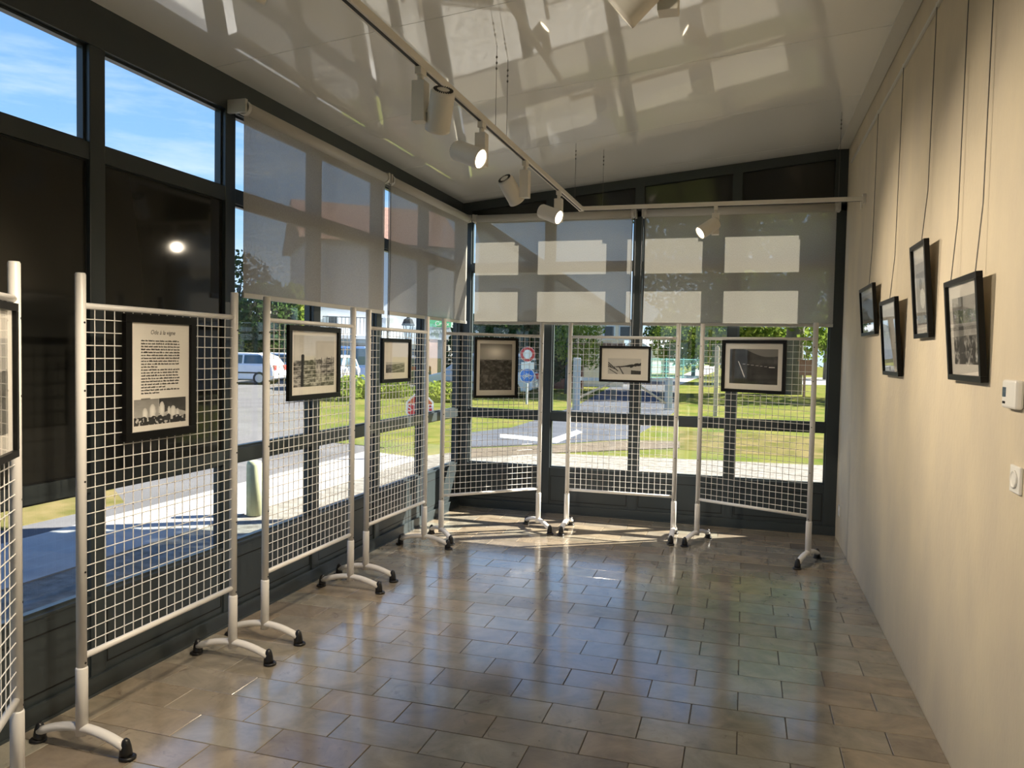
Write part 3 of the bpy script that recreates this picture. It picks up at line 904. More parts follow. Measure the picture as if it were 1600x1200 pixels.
def spotlight(x, y, side, aim, label, along='y', power=1.0, blend=1.0, size=70):
    """side: which way the head sits from the driver box; aim: direction of the beam"""
    r = tag(empty('track_spotlight', (x, y, ZT)), label, 'spotlight', 'track spotlights')
    MB().box(-0.014, 0.014, -0.03, 0.03, -0.045, -0.012).lathe([(0.010, -0.075), (0.013, -0.06), (0.013, -0.044)], 12).build('adaptor', M['lamp_white'], r, bevel=0.002)
    aim = Vector(aim).normalized()
    s = Vector(side).normalized()
    bx = MB().box(-0.028, 0.028, -0.028, 0.028, -0.235, -0.07)
    bx.build('driver_box', M['lamp_white'], r, bevel=0.002)
    piv = Vector((0, 0, -0.19)) + s * 0.085
    MB().tube([Vector((0, 0, -0.19)) + s * 0.02, piv], 0.010, 10).build('swivel', M['lamp_white'], r)
    q = aim.to_track_quat('Z', 'Y').to_matrix().to_4x4()
    q.translation = piv
    hd = MB().lathe([(0.030, -0.088), (0.046, -0.084), (0.0505, -0.074), (0.0515, 0.068), (0.0525, 0.070), (0.0525, 0.082), (0.047, 0.082), (0.045, 0.074)], 28, m=q).build('lamp_head', M['lamp_white'], r, smooth=True)
    hs = MB()
    for k in range(26):
        a = 2 * math.pi * k / 26
        mm = q @ Matrix.Rotation(a, 4, 'Z')
        hs.box(0.026, 0.041, -0.0020, 0.0020, -0.0895, -0.0862, mm)
    hs.build('heat_sink_slots', M['slot'], hd)
    MB().lathe([(0.0455, 0.0745), (0.0455, 0.0765)], 28, m=q).build('lens', M['lens'], hd)
    ld = bpy.data.lights.new('spot_beam', 'SPOT')
    ld.energy = SPOT_W * power
    ld.color = (1.0, 0.85, 0.64)
    ld.spot_size = math.radians(size)
    ld.spot_blend = blend
    ld.shadow_soft_size = 0.04
    lo = bpy.data.objects.new('spot_beam', ld)
    COL.objects.link(lo)
    lo.parent = r
    lo.location = piv + aim * 0.10
    lo.rotation_euler = (-aim).to_track_quat('Z', 'Y').to_euler()
    return r
spotlight(XT, 2.985, (1, 0.15, 0), (-0.35, 0.5, -0.79), 'white track spotlight tilted down at the stands, before the suspension wires')
spotlight(XT, 3.760, (-0.5, -0.85, 0), (0.90, -0.19, -0.38), 'white track spotlight with lit lens facing the plaster wall, beside two suspension wires', power=1.2)
spotlight(XT, 4.575, (-1, -0.25, 0), (0.30, 0.65, -0.70), 'white track spotlight aimed down at the end glazing, beyond the suspension wires')
spotlight(XT, 5.460, (-0.5, -0.85, 0), (0.887, -0.28, -0.37), 'white track spotlight with lit lens near the track corner', power=1.2)
spotlight(-0.252, YT, (-0.6, -0.8, 0), (-0.72, -0.42, -0.55), 'white track spotlight on the track crossing in front of the end blinds')
spotlight(-0.232, 2.2, (-0.7, -0.6, 0), (-0.76, 0.12, -0.64), 'white track spotlight on the short crossing track')
spotlight(XT, 1.75, (1, 0.0, 0), (-0.45, 0.1, -0.7), 'added unseen white track spotlight over the first stand')  # out of view; added for more lamp light on the first stand
spotlight(XT, 1.20, (-0.5, -0.85, 0), (0.80, 0.45, -0.40), 'added unseen white track spotlight at the far start of the long track', power=1.2)  # unseen extra spot, put in to brighten the plaster wall

# ================================================================== WALL FITTINGS
th = tag(empty('thermostat', (XR, 2.752, 1.433)), 'white thermostat with small display on the plaster wall', 'thermostat')
MB().box(-0.026, 0, -0.065, 0.065, 0, 0.090).build('housing', M['white_plastic'], th, bevel=0.008)
MB().box(-0.0275, -0.025, 0.022, 0.052, 0.036, 0.066).build('screen', M['lcd'], th)
for yy in (0.030, 0.044):
    MB().lathe([(0.0045, 0), (0.004, 0.003)], 10, m=Matrix.Translation((-0.025, yy, 0.018)) @ Matrix.Rotation(-math.pi / 2, 4, 'Y')).build('button', M['groove'], th)
so = tag(empty('wall_socket', (XR, 2.712, 1.175)), 'white wall socket below the thermostat', 'socket')
MB().box(-0.010, 0, -0.045, 0.045, 0, 0.085).build('cover_plate', M['white_plastic'], so, bevel=0.003)
sk = MB()
sk.lathe([(0.028, 0.0), (0.028, 0.005), (0.0235, 0.006), (0.022, 0.002)], 24, m=Matrix.Translation((-0.0098, 0, 0.043)) @ Matrix.Rotation(-math.pi / 2, 4, 'Y'))
sk.build('socket_ring', M['white_plastic'], so, smooth=True)
lo_ = tag(empty('wall_socket', (XR, 7.08, 0.235)), 'white wall socket low in the corner by the end glazing', 'socket')
MB().box(-0.010, 0, -0.045, 0.045, 0, 0.09).build('cover_plate', M['white_plastic'], lo_, bevel=0.003)
MB().lathe([(0.026, 0.0), (0.024, 0.004)], 20, m=Matrix.Translation((-0.009, 0, 0.045)) @ Matrix.Rotation(-math.pi / 2, 4, 'Y')).build('socket_ring', M['white_plastic'], lo_)

# ================================================================== OUTSIDE: GROUND
def flat(name, pts, z, m):
    p = MB().prism([(q[0], q[1]) for q in pts], 2, z - 0.05, z).build(name, m)
    return tag(p, kind='structure')
flat('ground_lawn', [(-90, -30), (90, -30), (90, 160), (-90, 160)], G - 0.006, M['lawn'])
flat('ground_gravel', [(-5.6, -6), (3.5, -6), (3.5, 13.2), (-4.4, 12.4), (-5.6, 9.5)], G, M['gravel'])
flat('pavement_walk', [(-5.75, -6), (-4.75, -6), (-4.75, 11.0), (-5.9, 11.4)], G + 0.012, M['concrete'])
flat('road_parking', [(-5.75, -6), (-5.9, 11.4), (-6.6, 13.0), (-9.4, 20), (-14.0, 36), (-16, 44), (-60, 44), (-60, -6)], G + 0.004, M['asphalt'])
flat('ground_verge', [(-6.35, 2.0), (-6.25, 6.6), (-7.1, 7.3), (-8.2, 5.2), (-8.0, 2.0)], G + 0.012, M['dry_grass'])
P_ = [gp(*q) for q in ((715, 700), (735, 676), (800, 668), (852, 652), (905, 632), (962, 600), (1003, 590), (1062, 589), (1060, 640), (985, 686), (860, 694))]
flat('path_asphalt', P_, G + 0.006, M['asphalt_dark'])
flat('road_far', [gp(*q) for q in ((1062, 601), (1062, 588), (1100, 571), (1122, 571), (1118, 580))], G + 0.004, M['concrete'])
flat('road_side', [gp(1240, 601), gp(1240, 590), gp(1420, 590), gp(1420, 603)], G + 0.004, M['concrete'])
flat('ground_brown_strip', [gp(*q) for q in ((722, 702), (860, 696), (985, 688), (1062, 690), (1062, 700), (860, 708), (725, 716))], G + 0.008, M['brown_gravel'])
flat('ground_dry_lawn', [gp(*q) for q in ((1062, 672), (1300, 684), (1300, 718), (1062, 702))], G - 0.003, M['dry_grass'])
ln = flat('road_marking_line', [gp(*q) for q in ((781, 678.5), (862, 686), (902, 672.5), (910, 676), (869, 693), (781, 684.5))], G + 0.011, M['paint'])

# ================================================================== OUTSIDE: THINGS
def rand_unit(r):
    z = r.uniform(-1, 1); a = r.uniform(0, 2 * math.pi); q = math.sqrt(1 - z * z)
    return Vector((q * math.cos(a), q * math.sin(a), z))
def leaves(blobs, n, size, seed):
    """leaf blades scattered through a set of ellipsoids (centre, radii)"""
    r = random.Random(seed)
    mb = MB()
    tot = sum(b[1][0] * b[1][1] * b[1][2] for b in blobs)
    for c, rad in blobs:
        k = max(20, int(n * rad[0] * rad[1] * rad[2] / tot))
        for _ in range(k):
            d = rand_unit(r) * (r.uniform(0.35, 1) ** 0.5)
            p = Vector((c[0] + d.x * rad[0], c[1] + d.y * rad[1], c[2] + d.z * rad[2]))
            a, b = rand_unit(r), rand_unit(r)
            s = size * r.uniform(0.6, 1.4)
            a = a * s; b = (b - b.dot(a.normalized()) * a.normalized()).normalized() * s * 0.6
            q = len(mb.v)
            mb.v += [tuple(p - a), tuple(p - b), tuple(p + a), tuple(p + b)]
            mb.f.append((q, q + 1, q + 2, q + 3))
    return mb
def leaf_build(mb, name, m, parent):
    me = bpy.data.meshes.new(name)
    me.from_pydata(mb.v, [], mb.f)
    me.materials.append(m)
    o = bpy.data.objects.new(name, me); COL.objects.link(o)
    o.parent = parent
    return o
def tree(name, x, y, h, trunk_r, blobs, n, size, m, label, cat='tree', group=None, seed=1, bare=None):
    r = tag(empty(name, (x, y, G - 0.02)), label, cat, group)
    r_ = random.Random(seed)
    top = bare if bare else h * 0.7
    tk = MB().tube([(0, 0, 0), (0.03 * h * .2, 0, top * .5), (0.0, 0.05, top)], [trunk_r * 1.25, trunk_r, trunk_r * .6], 10)
    for k in range(5):
        a = r_.uniform(0, 6.28)
        tk.tube([(0, 0, top * .75), (math.cos(a) * h * .16, math.sin(a) * h * .16, top * 1.0 + h * .08)], [trunk_r * .5, trunk_r * .2], 6)
    tk.build('trunk', M['bark'], r, smooth=True)
    leaf_build(leaves(blobs, n, size, seed), 'crown', m, r)
    return r
# big tree with a dark trunk
b0 = gp(1237, 616)
tree('broad_tree', b0.x, b0.y, 15, 0.36, [((-2.2, -2, 6.4), (4.6, 4, 3.2)), ((2.8, -2.5, 5.0), (4.2, 4, 3.4)), ((4.6, -4, 3.4), (2.2, 2.4, 2.0)), ((0, 0, 10), (6.5, 5, 4.5)), ((-4.6, -2, 5.2), (2.5, 3, 2.0)), ((-4.2, 0, 9), (3.5, 3.5, 3))], 17000, 0.17, M['leaf_mid'], 'big broad tree with a thick dark trunk on the lawn', seed=4, bare=8)
c1 = at(884, 597, 32)
tree('young_tree', c1.x, c1.y, 3.9, 0.055, [((0.45, 0, 2.1), (1.05, 1.0, 1.05)), ((1.0, 0, 1.65), (0.7, .7, .6)), ((0.75, 0, 2.9), (.9, .9, .75)), ((-0.1, 0, 2.8), (.75, .75, .75))], 3600, 0.06, M['leaf_light'], 'young light green tree with thin trunk beside the gate', seed=5, bare=2.2)
for i, (px, d, hh, rx, mm, lab) in enumerate([
        (772, 34, 3.5, 2.0, 'leaf_dark', 'dark green bushy tree directly behind the round road signs'),
        (846, 34.5, 3.7, 1.55, 'leaf_dark', 'dark green tree beside the young light green tree'),
        (1046, 82, 5.8, 2.8, 'leaf_dark', 'dark far tree beyond the green fence'),
        (1084, 67, 7.2, 3.2, 'leaf_mid', 'rounded tree beyond the green fence by the far track'),
        (1168, 50, 7.4, 2.9, 'leaf_mid', 'tree filling the gap behind the dark photograph'),
        (1290, 66, 9.5, 4.6, 'leaf_mid', 'tall tree across the side road'),
        ]):
    q = at(px, 560, d)
    tree('leafy_tree', q.x, q.y, hh, 0.14, [((0, 0, hh * .62), (rx, rx, hh * .38)), ((rx * .5, -.4, hh * .40), (rx * .7, rx * .7, hh * .24)), ((-rx * .5, .3, hh * .38), (rx * .7, rx * .7, hh * .24)), ((0, 0, hh * .3), (rx * .9, rx * .7, hh * .22))], 3800, 0.15 if d < 50 else 0.2, M[mm], lab, group='trees beyond the end glazing', seed=20 + i)
# trees and bank seen through the side glazing
for i, (px, d, hh, rx, mm, lab) in enumerate([
        (372, 52, 8.0, 2.6, 'leaf_dark', 'dark green tree behind the bank, seen beside the solid panels'),
        (420, 45.5, 5.6, 1.7, 'leaf_dark', 'dark green tree behind the bank and the white hatchback'),
        (456, 47, 5.6, 1.2, 'leaf_light', 'yellow-green tree at the corner of the white building')]):
    q = at(px, 560, d)
    tree('bank_tree', q.x, q.y, hh, 0.14, [((0, 0, hh * .60), (rx, rx, hh * .38)), ((rx * .4, -.4, hh * .34), (rx * .8, rx * .7, hh * .28)), ((-rx * .4, .3, hh * .34), (rx * .8, rx * .7, hh * .28))], 3400, 0.16, M[mm], lab, group='trees on the bank', seed=40 + i)
def shrub(px, py, rx, rz, mm, lab, seed, n=2200, size=0.09, grp='shrubs outside the side glazing'):
    q = gp(px, py)
    r = tag(empty('shrub', (q.x, q.y, G - 0.02)), lab, 'shrub', grp)
    st = MB()
    rq = random.Random(seed)
    for k in range(4):
        a = rq.uniform(0, 6.28)
        st.tube([(0, 0, 0), (math.cos(a) * rx * .4, math.sin(a) * rx * .4, rz * 1.1)], 0.02, 5)
    st.build('stems', M['bark'], r)
    leaf_build(leaves([((0, 0, rz * .85), (rx, rx * .8, rz)), ((rx * .5, 0, rz * .6), (rx * .6, rx * .6, rz * .6))], n, size, seed), 'foliage', M[mm], r)
shrub(374, 588, 1.9, 1.75, 'leaf_light', 'bright green shrub on the bank beside the solid panels', 60)
shrub(403, 588, 1.8, 1.8, 'leaf_rust', 'rust and green shrub on the bank behind the white hatchback', 61)
shrub(455, 589, 1.7, 1.75, 'leaf_rust', 'rust and green shrub on the bank beside the white building', 62)
shrub(430, 588, 1.6, 1.7, 'leaf_mid', 'mid green shrub on the bank between two rust-tinted ones', 63)
shrub(560, 622, .95, .45, 'leaf_light', 'low green shrub on the grass below the blue car', 64, 900, .07)
shrub(520, 626, .95, .42, 'leaf_mid', 'low green shrub beside the asphalt edge', 65, 900, .07)
shrub(606, 622, .8, .42, 'leaf_mid', 'low green shrub on the grass beside the street lamp', 66, 900, .07)
shrub(682, 628, .9, .38, 'leaf_light', 'low bright shrub behind the stop sign', 67, 900, .07)
flat('ground_grass_island', [gp(*q) for q in ((486, 640), (500, 612), (600, 604), (740, 618), (740, 668), (690, 690), (600, 700), (500, 690))], G + 0.014, M['lawn'])

# ---- cars
def car(px0, py0, dist, heading, paint, label, L=3.9, Wd=1.66, H=1.42, kind='hatch'):
    q = at(px0, py0, dist)
    r = tag(empty('parked_car', (q.x, q.y, G + 0.004), heading), label, 'car', 'parked cars')
    h = Wd / 2
    # side outline of the lower body, x forward
    body = [(-L * .5, .30), (-L * .5 + .03, .62), (-L * .48, .86), (-L * .20, .93), (L * .16, .93), (L * .30, .90), (L * .455, .74), (L * .495, .55), (L * .5, .30), (L * .44, .22), (-L * .45, .22)]
    mb = MB()
    mb.prism(body, 1, -h, h)
    mb.build('body', paint, r, bevel=0.06)
    if kind == 'hatch':
        cab = [(-L * .475, .86), (-L * .40, 1.26), (-L * .30, H - .02), (-L * .02, H), (L * .08, H - .05), (L * .27, .90)]
    else:
        cab = [(-L * .49, .86), (-L * .47, 1.45), (-L * .42, H), (L * .02, H), (L * .12, H - .07), (L * .32, .90)]
    mb = MB()
    n = len(cab)
    for s in (-1, 1):
        for x, z in cab:
            k = (z - .86) / (H - .86)
            mb.v.append((x, s * (h - .03 - .13 * k), z))
    mb.f += [tuple(range(n)), tuple(reversed(range(n, 2 * n)))]
    for i in range(n):
        j = (i + 1) % n
        mb.f.append((j, i, n + i, n + j))
    cb = mb.build('cabin', paint, r, bevel=0.03)
    # glass: side windows, windscreen, rear window
    def side_y(z, s):
        return s * (h - .03 - .13 * (z - .86) / (H - .86) + .008)
    zt = H - .10
    for s in (-1, 1):
        xs = ((-L * .40, -L * .33, -L * .14, -L * .14), (-L * .12, -L * .12, L * .05, L * .19)) if kind == 'hatch' else ((-L * .44, -L * .43, -L * .20, -L * .20), (-L * .18, -L * .18, L * .08, L * .24))
        for a, b, c, d in xs:
            MB().poly([(a, side_y(.94, s), .94), (d, side_y(.94, s), .94), (c, side_y(zt, s), zt), (b, side_y(zt, s), zt)]).build('side_window', M['car_glass'], cb)
    def end_glass(p0, p1):
        (x0, z0), (x1, z1) = p0, p1
        dx = .012 if x0 > x1 else -.012
        q_ = []
        for t_, s in ((.12, -1), (.12, 1), (.88, 1), (.88, -1)):
            x, z = x0 + (x1 - x0) * t_, z0 + (z1 - z0) * t_
            q_.append((x + (.012 if x0 > 0 else -.012), side_y(z, s) * .9, z + .008))
        MB().poly(q_).build('end_window', M['car_glass'], cb)
    end_glass(cab[-1], cab[-2])
    end_glass(cab[0], cab[2] if kind == 'hatch' else cab[1])
    for sx in (-.33, .32):
        for s in (-1, 1):
            mm = Matrix.Translation((L * sx, s * (h - .09), .29)) @ Matrix.Rotation(math.pi / 2, 4, 'X')
            wh = MB().lathe([(.20, -.10), (.29, -.095), (.30, 0), (.29, .095), (.20, .10)], 20, m=mm).build('wheel', M['tyre'], r, smooth=True)
            MB().lathe([(.19, -.104), (.17, .104)], 14, m=mm).build('hubcap', M['hub'], wh)
    for s in (-1, 1):
        MB().box(-L * .5 - .012, -L * .5 + .10, s * h * .72 - .14, s * h * .72 + .14, .66, .88).build('tail_lamp', M['red_light'], r, bevel=.02)
        MB().box(L * .44, L * .49, s * h * .70 - .17, s * h * .70 + .17, .60, .74).build('head_lamp', M['head_light'], r, bevel=.02)
        MB().box(-L * .34, L * .34, s * (h + .004) - .012, s * (h + .004) + .012, .50, .56).build('side_strip', M['tyre'], r)
    MB().box(-L * .5 - .02, -L * .5, -.25, .25, .45, .55).build('number_plate', M['plate'], r)
    return r
car(374, 597, 37.5, math.radians(192), M['car_white'], 'white hatchback parked side-on in front of the bank')
car(524, 592, 38, math.radians(186), M['car_blue'], 'light blue people carrier parked before the white building', L=4.2, Wd=1.75, H=1.80, kind='van')
car(516, 596, 33.0, math.radians(285), M['car_white'], 'white car parked nose out beside the blue people carrier')
car(612, 592, 40, math.radians(165), M['car_dark'], 'dark car half hidden behind the small landscape picture')
car(752, 607, 29.5, math.radians(186), M['car_silver'], 'silver blue car parked under the grey sign', L=4.2, Wd=1.72, H=1.62, kind='van')
car(418, 593, 42, math.radians(192), M['car_white'], 'white car parked just behind the white hatchback')
mq = gp(842, 597)
mc = tag(empty('motorcycle', (mq.x, mq.y, G), math.radians(-70)), 'dark motorcycle parked behind the round road signs', 'motorcycle')
for x in (-.65, .65):
    mm = Matrix.Translation((x, 0, .31)) @ Matrix.Rotation(math.pi / 2, 4, 'X')
    wh = MB().lathe([(.20, -.055), (.30, -.05), (.31, 0), (.30, .05), (.20, .055)], 18, m=mm).build('wheel', M['tyre'], mc)
    MB().lathe([(.08, -.06), (.08, .06)], 10, m=mm).build('hub', M['hub'], wh)
MB().prism([(-.75, .62), (-.70, .80), (-.15, .78), (.15, .98), (.48, .92), (.55, .55), (.20, .30), (-.30, .30)], 1, -.16, .16).build('body', M['car_dark'], mc, bevel=.04)
MB().prism([(-.80, .80), (-.75, .90), (-.20, .86), (-.15, .78)], 1, -.14, .14).build('seat', M['tyre'], mc, bevel=.03)
MB().prism([(.42, .92), (.30, 1.32), (.34, 1.33), (.56, .94)], 1, -.19, .19).build('windscreen', M['head_light'], mc)
MB().tube([(.30, -.38, 1.08), (.38, 0, 1.02), (.30, .38, 1.08)], .018, 6).build('handlebar', M['tyre'], mc)
MB().box(-.86, -.74, -.10, .10, .70, .78).build('tail_lamp', M['red_light'], mc)
MB().tube([(.40, 0, .95), (.65, 0, .31)], .05, 8).build('fork', M['hub'], mc)

# ---- white building with shop front
d0 = 50.0
def bpt(px, z, d=d0):
    q = at(px, 545, d)
    return Vector((q.x, q.y, z))
A0, A1 = bpt(478, 0, 48), bpt(708, 0, 50)
ax = (A1 - A0); LA = math.hypot(ax.x, ax.y); tha = math.atan2(ax.y, ax.x)
ba = tag(empty('white_building', (A0.x, A0.y, G), tha), 'white two-storey building with red tiled roof and shop front behind the parked cars', 'building')
HB = 8.3
MB().box(0, LA, 0, 9, 0, HB).build('wall', M['render_white'], ba)
rf = MB().prism([(-0.6, HB - .1), (4.5, HB + 3.0), (9.6, HB - .1)], 0, -0.5, LA + .5).build('roof', M['roof_tile'], ba)
def Apx(px):           # pixel column -> distance along the facade
    r = ray(px, 545)
    n = Vector((-math.sin(tha), math.cos(tha)))
    k = (Vector((A0.x, A0.y)).dot(n)) / (Vector((r.x, r.y)).dot(n))
    p = Vector((r.x * k, r.y * k)) - Vector((A0.x, A0.y))
    return p.dot(Vector((math.cos(tha), math.sin(tha)))), k
def Az(px, py):
    s, k = Apx(px)
    r = ray(px, py)
    return CAM_Z + r.z * k - G
def awin(px0, px1, py0, py1, m_, nm='window', mull=True):
    s0, s1 = Apx(px0)[0], Apx(px1)[0]
    z1, z0 = Az(px0, py0), Az(px0, py1)
    wn_ = MB().box(s0 - .06, s1 + .06, -.06, .02, z0 - .06, z1 + .06).build(nm, M['render_white'], ba)
    MB().box(s0, s1, -.075, -.05, z0, z1).build('pane', m_, wn_)
awin(513, 526, 494, 521, M['dark_glass'], 'balcony_door')
awin(602, 614, 497, 513, M['shutter'], 'shuttered_window')
for a, b in ((546, 556), (560, 566), (571, 580), (586, 596), (620, 632), (640, 650)):
    awin(a, b, 545, 584, M['dark_glass'], 'shop_window')
s0, s1 = Apx(500)[0], Apx(592)[0]
bal = MB().box(s0, s1, -1.0, 0, Az(540, 526) - .15, Az(540, 524)).build('balcony', M['render_white'], ba)
rl = MB()
zb0, zb1 = Az(540, 523), Az(540, 496)
rl.box(s0, s1, -1.0, -.96, zb1 - .05, zb1)
k = s0
while k < s1:
    rl.box(k, k + .03, -1.0, -.97, zb0, zb1)
    k += .22
rl.build('railing', M['balcony'], bal)
MB().box(Apx(482)[0], Apx(664)[0], -.9, 0, Az(560, 536), Az(560, 531)).build('awning', M['shutter'], ba)
MB().box(Apx(540)[0], Apx(600)[0], -.05, 0, 0, Az(560, 540)).build('brick_front', M['brick'], ba)
MB().box(Apx(666)[0], Apx(682)[0], -.25, 0, 0, Az(675, 530)).build('pink_pier', mat('pink_render', (0.62, 0.45, 0.42), 0.9), ba)
MB().box(Apx(683)[0], Apx(700)[0], -.06, 0, 0, Az(690, 531)).build('shop_window', M['dark_glass'], ba)
sg = MB().box(Apx(664)[0], Apx(702)[0], -.30, -.1, Az(680, 511), Az(680, 495)).build('green_fascia', M['sign_green'], ba)
sg2 = MB().box(Apx(664)[0], Apx(702)[0], -.28, -.1, Az(680, 530), Az(680, 511.5)).build('grey_fascia', M['sign_grey'], ba)
def lettering(txt, size, loc, rot, m_, parent, name='lettering', align='CENTER'):
    o = text_mesh(name, txt, size, m_, 0.004)
    o.parent = parent; o.location = loc; o.rotation_euler = rot
    return o
sA = Apx(681)[0]
lettering('EHPAD', .42, (sA, -.30, Az(680, 524)), (math.pi / 2, 0, 0), M['sign_text'], sg2)
lettering('Croix', .40, (Apx(688)[0], -.32, Az(680, 509)), (math.pi / 2, 0, 0), M['sign_white'], sg)

# ---- gabled house whose roof edge shows through the end blind
H0 = at(746, 560, 39.5); H1 = at(990, 560, 40)
hx = H1 - H0; LH = math.hypot(hx.x, hx.y); thh = math.atan2(hx.y, hx.x)
hb = tag(empty('gabled_house', (H0.x, H0.y, G), thh), 'cream house with a red tiled roof sloping down towards the gate', 'house')
zr, ze = 8.4, 3.15
MB().prism([(0, 0), (LH - .5, 0), (LH - .5, ze), (0, zr - .5)], 1, 0, 8).build('wall', M['render_cream'], hb)
MB().prism([(-.3, zr), (LH, ze - .10), (LH, ze + .12), (-.3, zr + .25)], 1, -.5, 8.5).build('roof', M['roof_tile'], hb)
MB().box(LH * .55, LH - .45, -.05, 0, 2.05, 2.25).build('string_course', M['roof_tile'], hb)
for x, z in ((1.0, .9), (3.4, .9), (1.0, 3.6), (LH * .80, 2.4), (LH * .90, 2.4)):
    wd = 1.2 if x < 4 else .62
    hh_ = 1.4 if x < 4 else .75
    wn_ = MB().box(x, x + wd, -.06, .02, z, z + hh_).build('window', M['render_white'], hb)
    MB().box(x + .07, x + wd - .07, -.075, -.05, z + .07, z + hh_ - .07).build('pane', M['dark_glass'], wn_)
# low brick wall, white outbuilding
W0, W1 = at(850, 590, 36.5), at(912, 590, 36.5)
bw = MB(); v = W1 - W0; L_ = math.hypot(v.x, v.y)
o = bw.box(0, L_, 0, .3, 0, 1.5).build('brick_wall', M['brick'])
o.location = (W0.x, W0.y, G - .02); o.rotation_euler = (0, 0, math.atan2(v.y, v.x))
tag(o, 'low red brown brick wall behind the young tree', 'wall')
W0, W1 = at(1018, 575, 70), at(1062, 575, 72)
v = W1 - W0; L_ = math.hypot(v.x, v.y)
ob = tag(empty('outbuilding', (W0.x, W0.y, G - .02), math.atan2(v.y, v.x)), 'low white outbuilding with grey roof behind the green fence', 'building')
MB().box(0, L_, 0, 4, 0, 2.3).build('wall', M['render_white'], ob)
MB().prism([(-.3, 2.3), (4.3, 2.3), (2, 3.1)], 0, -.3, L_ + .3).build('roof', M['zinc'], ob)
MB().box(L_ * .4, L_ * .6, -.05, .02, 0, 1.9).build('door', M['dark_glass'], ob)

# ---- street lamp
ls = at(636.5, 600, 28)
lp = tag(empty('street_lamp', (ls.x, ls.y, G)), 'dark street lamp with a four-sided lantern', 'street lamp')
MB().lathe([(.10, 0), (.10, .35), (.055, .5), (.045, 2.03), (.06, 2.08)], 12).build('pole', M['lantern_metal'], lp, smooth=True)
MB().lathe([(.10, 2.08), (.19, 2.56)], 4).build('lantern_glass', M['lantern_glass'], lp)
fr = MB()
for k in range(4):
    a = math.pi / 2 * k
    fr.tube([(.10 * math.cos(a), .10 * math.sin(a), 2.07), (.195 * math.cos(a), .195 * math.sin(a), 2.57)], .014, 5)
fr.build('lantern_frame', M['lantern_metal'], lp)
MB().lathe([(.25, 2.56), (.25, 2.58), (.19, 2.70), (.16, 2.78), (.07, 2.82), (.05, 2.88), (.06, 2.94)], 8).build('lantern_hood', M['lantern_metal'], lp)

# ---- stop sign
ss = at(656, 637, 12.0)
st = tag(empty('stop_sign', (ss.x, ss.y, G)), 'red and white octagonal stop sign behind the side glazing', 'road sign')
face = math.atan2(-ss.y, -ss.x) + math.pi / 2
st.rotation_euler = (0, 0, face)
zc_ = ss.z - G
MB().tube([(0, 0.03, 0), (0, 0.03, zc_ + .15)], .022, 8).build('post', M['zinc'], st)
def octo(R_, y0, y1):
    return MB().prism([(R_ * math.cos(math.pi / 8 + k * math.pi / 4), zc_ + R_ * math.sin(math.pi / 8 + k * math.pi / 4)) for k in range(8)], 1, y0, y1)
octo(.230, -.006, .006).build('rim', M['sign_white'], st)
octo(.200, -.010, -.0055).build('face_plate', M['sign_red'], st)
lettering('STOP', .165, (0, -.011, zc_ - .058), (math.pi / 2, 0, 0), M['sign_white'], st)

# ---- pole with two round signs and a plate
rs = at(823, 620, 25.0)
rp = tag(empty('road_sign', (rs.x, rs.y, G)), 'grey pole with red-ringed disc, white plate and blue cycle disc', 'road sign')
rp.rotation_euler = (0, 0, math.atan2(-rs.y, -rs.x) + math.pi / 2)
def zpx(py, d=25.0):
    return at(823, py, d).z - G
MB().tube([(0, .04, 0), (0, .04, zpx(542))], .038, 10).build('pole', M['zinc'], rp)
def disc(R_, z, y0, y1, n=28):
    return MB().prism([(R_ * math.cos(2 * math.pi * k / n), z + R_ * math.sin(2 * math.pi * k / n)) for k in range(n)], 1, y0, y1)
z1, z2 = zpx(553.5), zpx(587)
rd = disc(.235, z1, -.010, 0).build('no_entry_disc', M['sign_red'], rp)
disc(.145, z1, -.014, -.0095).build('disc_centre', M['sign_white'], rd)
disc(.245, z1, -.002, .006).build('disc_rim', M['sign_white'], rd)
MB().box(-.20, .23, -.01, 0, zpx(577), zpx(566)).build('text_plate', M['sign_white'], rp)
bd = disc(.225, z2, -.010, 0).build('cycle_disc', M['sign_blue'], rp)
disc(.25, z2, -.002, .006).build('disc_rim', M['sign_white'], bd)
cy = MB()
for s in (-.085, .085):
    pts = [(s + .055 * math.cos(2 * math.pi * k / 14), -.013, z2 - .03 + .055 * math.sin(2 * math.pi * k / 14)) for k in range(15)]
    cy.tube(pts, .009, 5, cap=False)
for a, b in (((-.085, -.03), (-.02, .05)), ((-.02, .05), (.06, .05)), ((.06, .05), (.085, -.03)), ((-.02, .05), (.01, -.03)), ((.01, -.03), (.06, .05)), ((-.085, -.03), (.01, -.03)), ((.055, .08), (.06, .05)), ((-.045, .075), (-.01, .075))):
    cy.tube([(a[0], -.013, z2 + a[1]), (b[0], -.013, z2 + b[1])], .009, 5)
cy.build('cycle_symbol', M['sign_white'], bd)

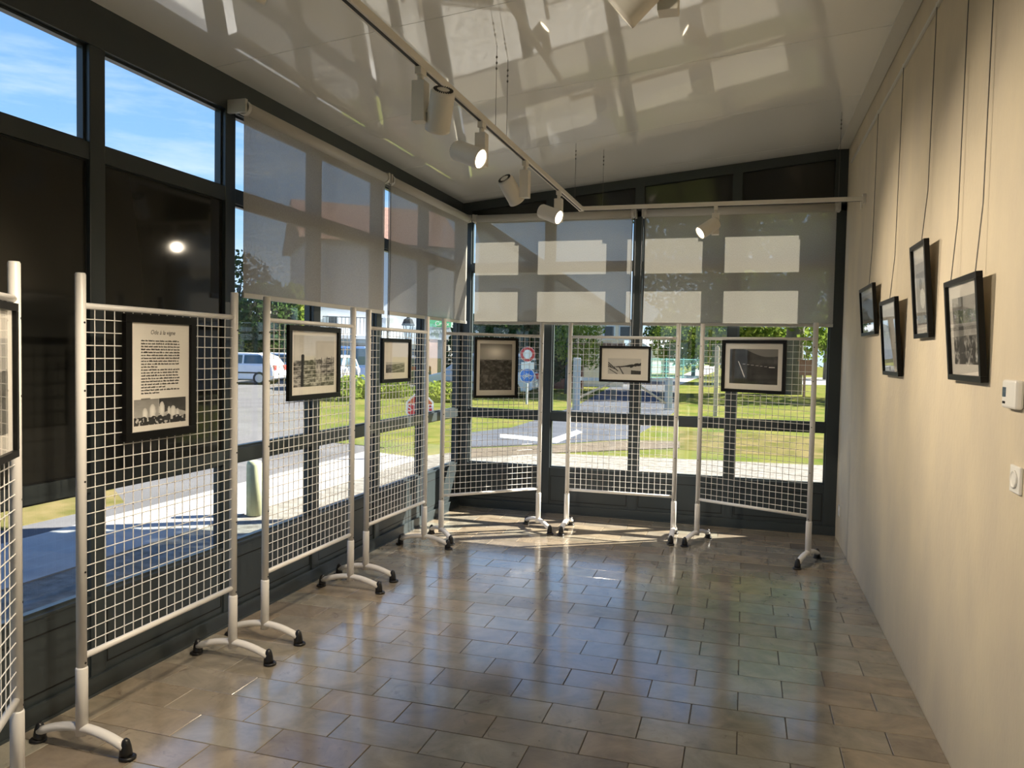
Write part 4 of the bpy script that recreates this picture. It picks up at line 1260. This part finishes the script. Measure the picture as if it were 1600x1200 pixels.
# ---- two-leaf wooden gate, post, board, bollard, fences
ga, gb = gp(900, 641), gp(1044, 641)
gd = (gb - ga); LG = math.hypot(gd.x, gd.y)
gt = tag(empty('field_gate', (ga.x, ga.y, G), math.atan2(gd.y, gd.x)), 'grey barrier gate with diagonal braces across the path', 'gate')
for x, hh in ((0, 1.55), (LG, 1.0)):
    MB().box(x - .09, x + .09, -.09, .09, 0, hh).build('gate_post', M['zinc'], gt, bevel=.01)
MB().box(.1, LG * .49, -.03, .03, .88, .98).build('top_bar', M['zinc'], gt)
MB().box(LG * .51, LG - .1, -.03, .03, .88, .98).build('top_bar', M['zinc'], gt)
for a, b in (((.1, .38), (LG * .40, .88)), ((LG - .1, .22), (LG * .60, .88))):
    MB().tube([(a[0], 0, a[1]), (b[0], 0, b[1])], .035, 8).build('brace', M['wood_pale'], gt)
wp = gp(1117.5, 650)
o = MB().box(-.06, .06, -.06, .06, 0, 1.95).prism([(-.06, 1.95), (.06, 1.95), (0, 2.0)], 1, -.06, .06).build('wooden_post', M['wood_pale'], None, bevel=.008)
o.location = (wp.x, wp.y, G - .02)
tag(o, 'tall pale wooden post on the lawn', 'post')
ib = gp(1256, 620)
bdz = tag(empty('notice_board', (ib.x, ib.y, G - .02)), 'red brown notice board on a post by the big tree', 'notice board')
MB().box(-.05, .05, -.05, .05, 0, 1.6).build('post', M['wood_red'], bdz)
MB().box(-.25, .45, -.10, -.04, .95, 1.55).build('panel', M['wood_red'], bdz)
MB().box(-.30, .50, -.12, .0, 1.55, 1.62).build('cap', M['wood_red'], bdz)
bo = gp(397, 806)
o = MB().lathe([(.075, 0), (.075, .50), (.066, .535), (.03, .545)], 18).build('bollard', M['wood_green'], None, smooth=True)
o.location = (bo.x, bo.y, G + .01)
tag(o, 'weathered greenish round wooden bollard on the pavement outside', 'bollard')
def mesh_fence(p0, p1, h, m_, lab, step):
    v = p1 - p0; L_ = math.hypot(v.x, v.y)
    f = tag(empty('fence', (p0.x, p0.y, G - .02), math.atan2(v.y, v.x)), lab, 'fence')
    k = 0.0
    while k <= L_:
        MB().box(k - .03, k + .03, -.03, .03, 0, h).build('fence_post', m_, f)
        k += step
    pm = MB()
    k = 0.0
    while k < L_:
        pm.box(k, k + .03, -.006, .006, .05, h - .05); k += .16
    for j in range(4):
        pm.box(0, L_, -.008, .008, .08 + (h - .18) * j / 3, .12 + (h - .18) * j / 3)
    pm.build('fence_mesh', m_, f)
mesh_fence(at(1012, 580, 55), at(1098, 570, 60), 1.5, M['fence_green'], 'green metal mesh fence along the far track', 2.0)
mesh_fence(at(1098, 590, 42), at(1113, 592, 42), 1.1, M['zinc'], 'short pale grey fence beside the far track', 1.5)
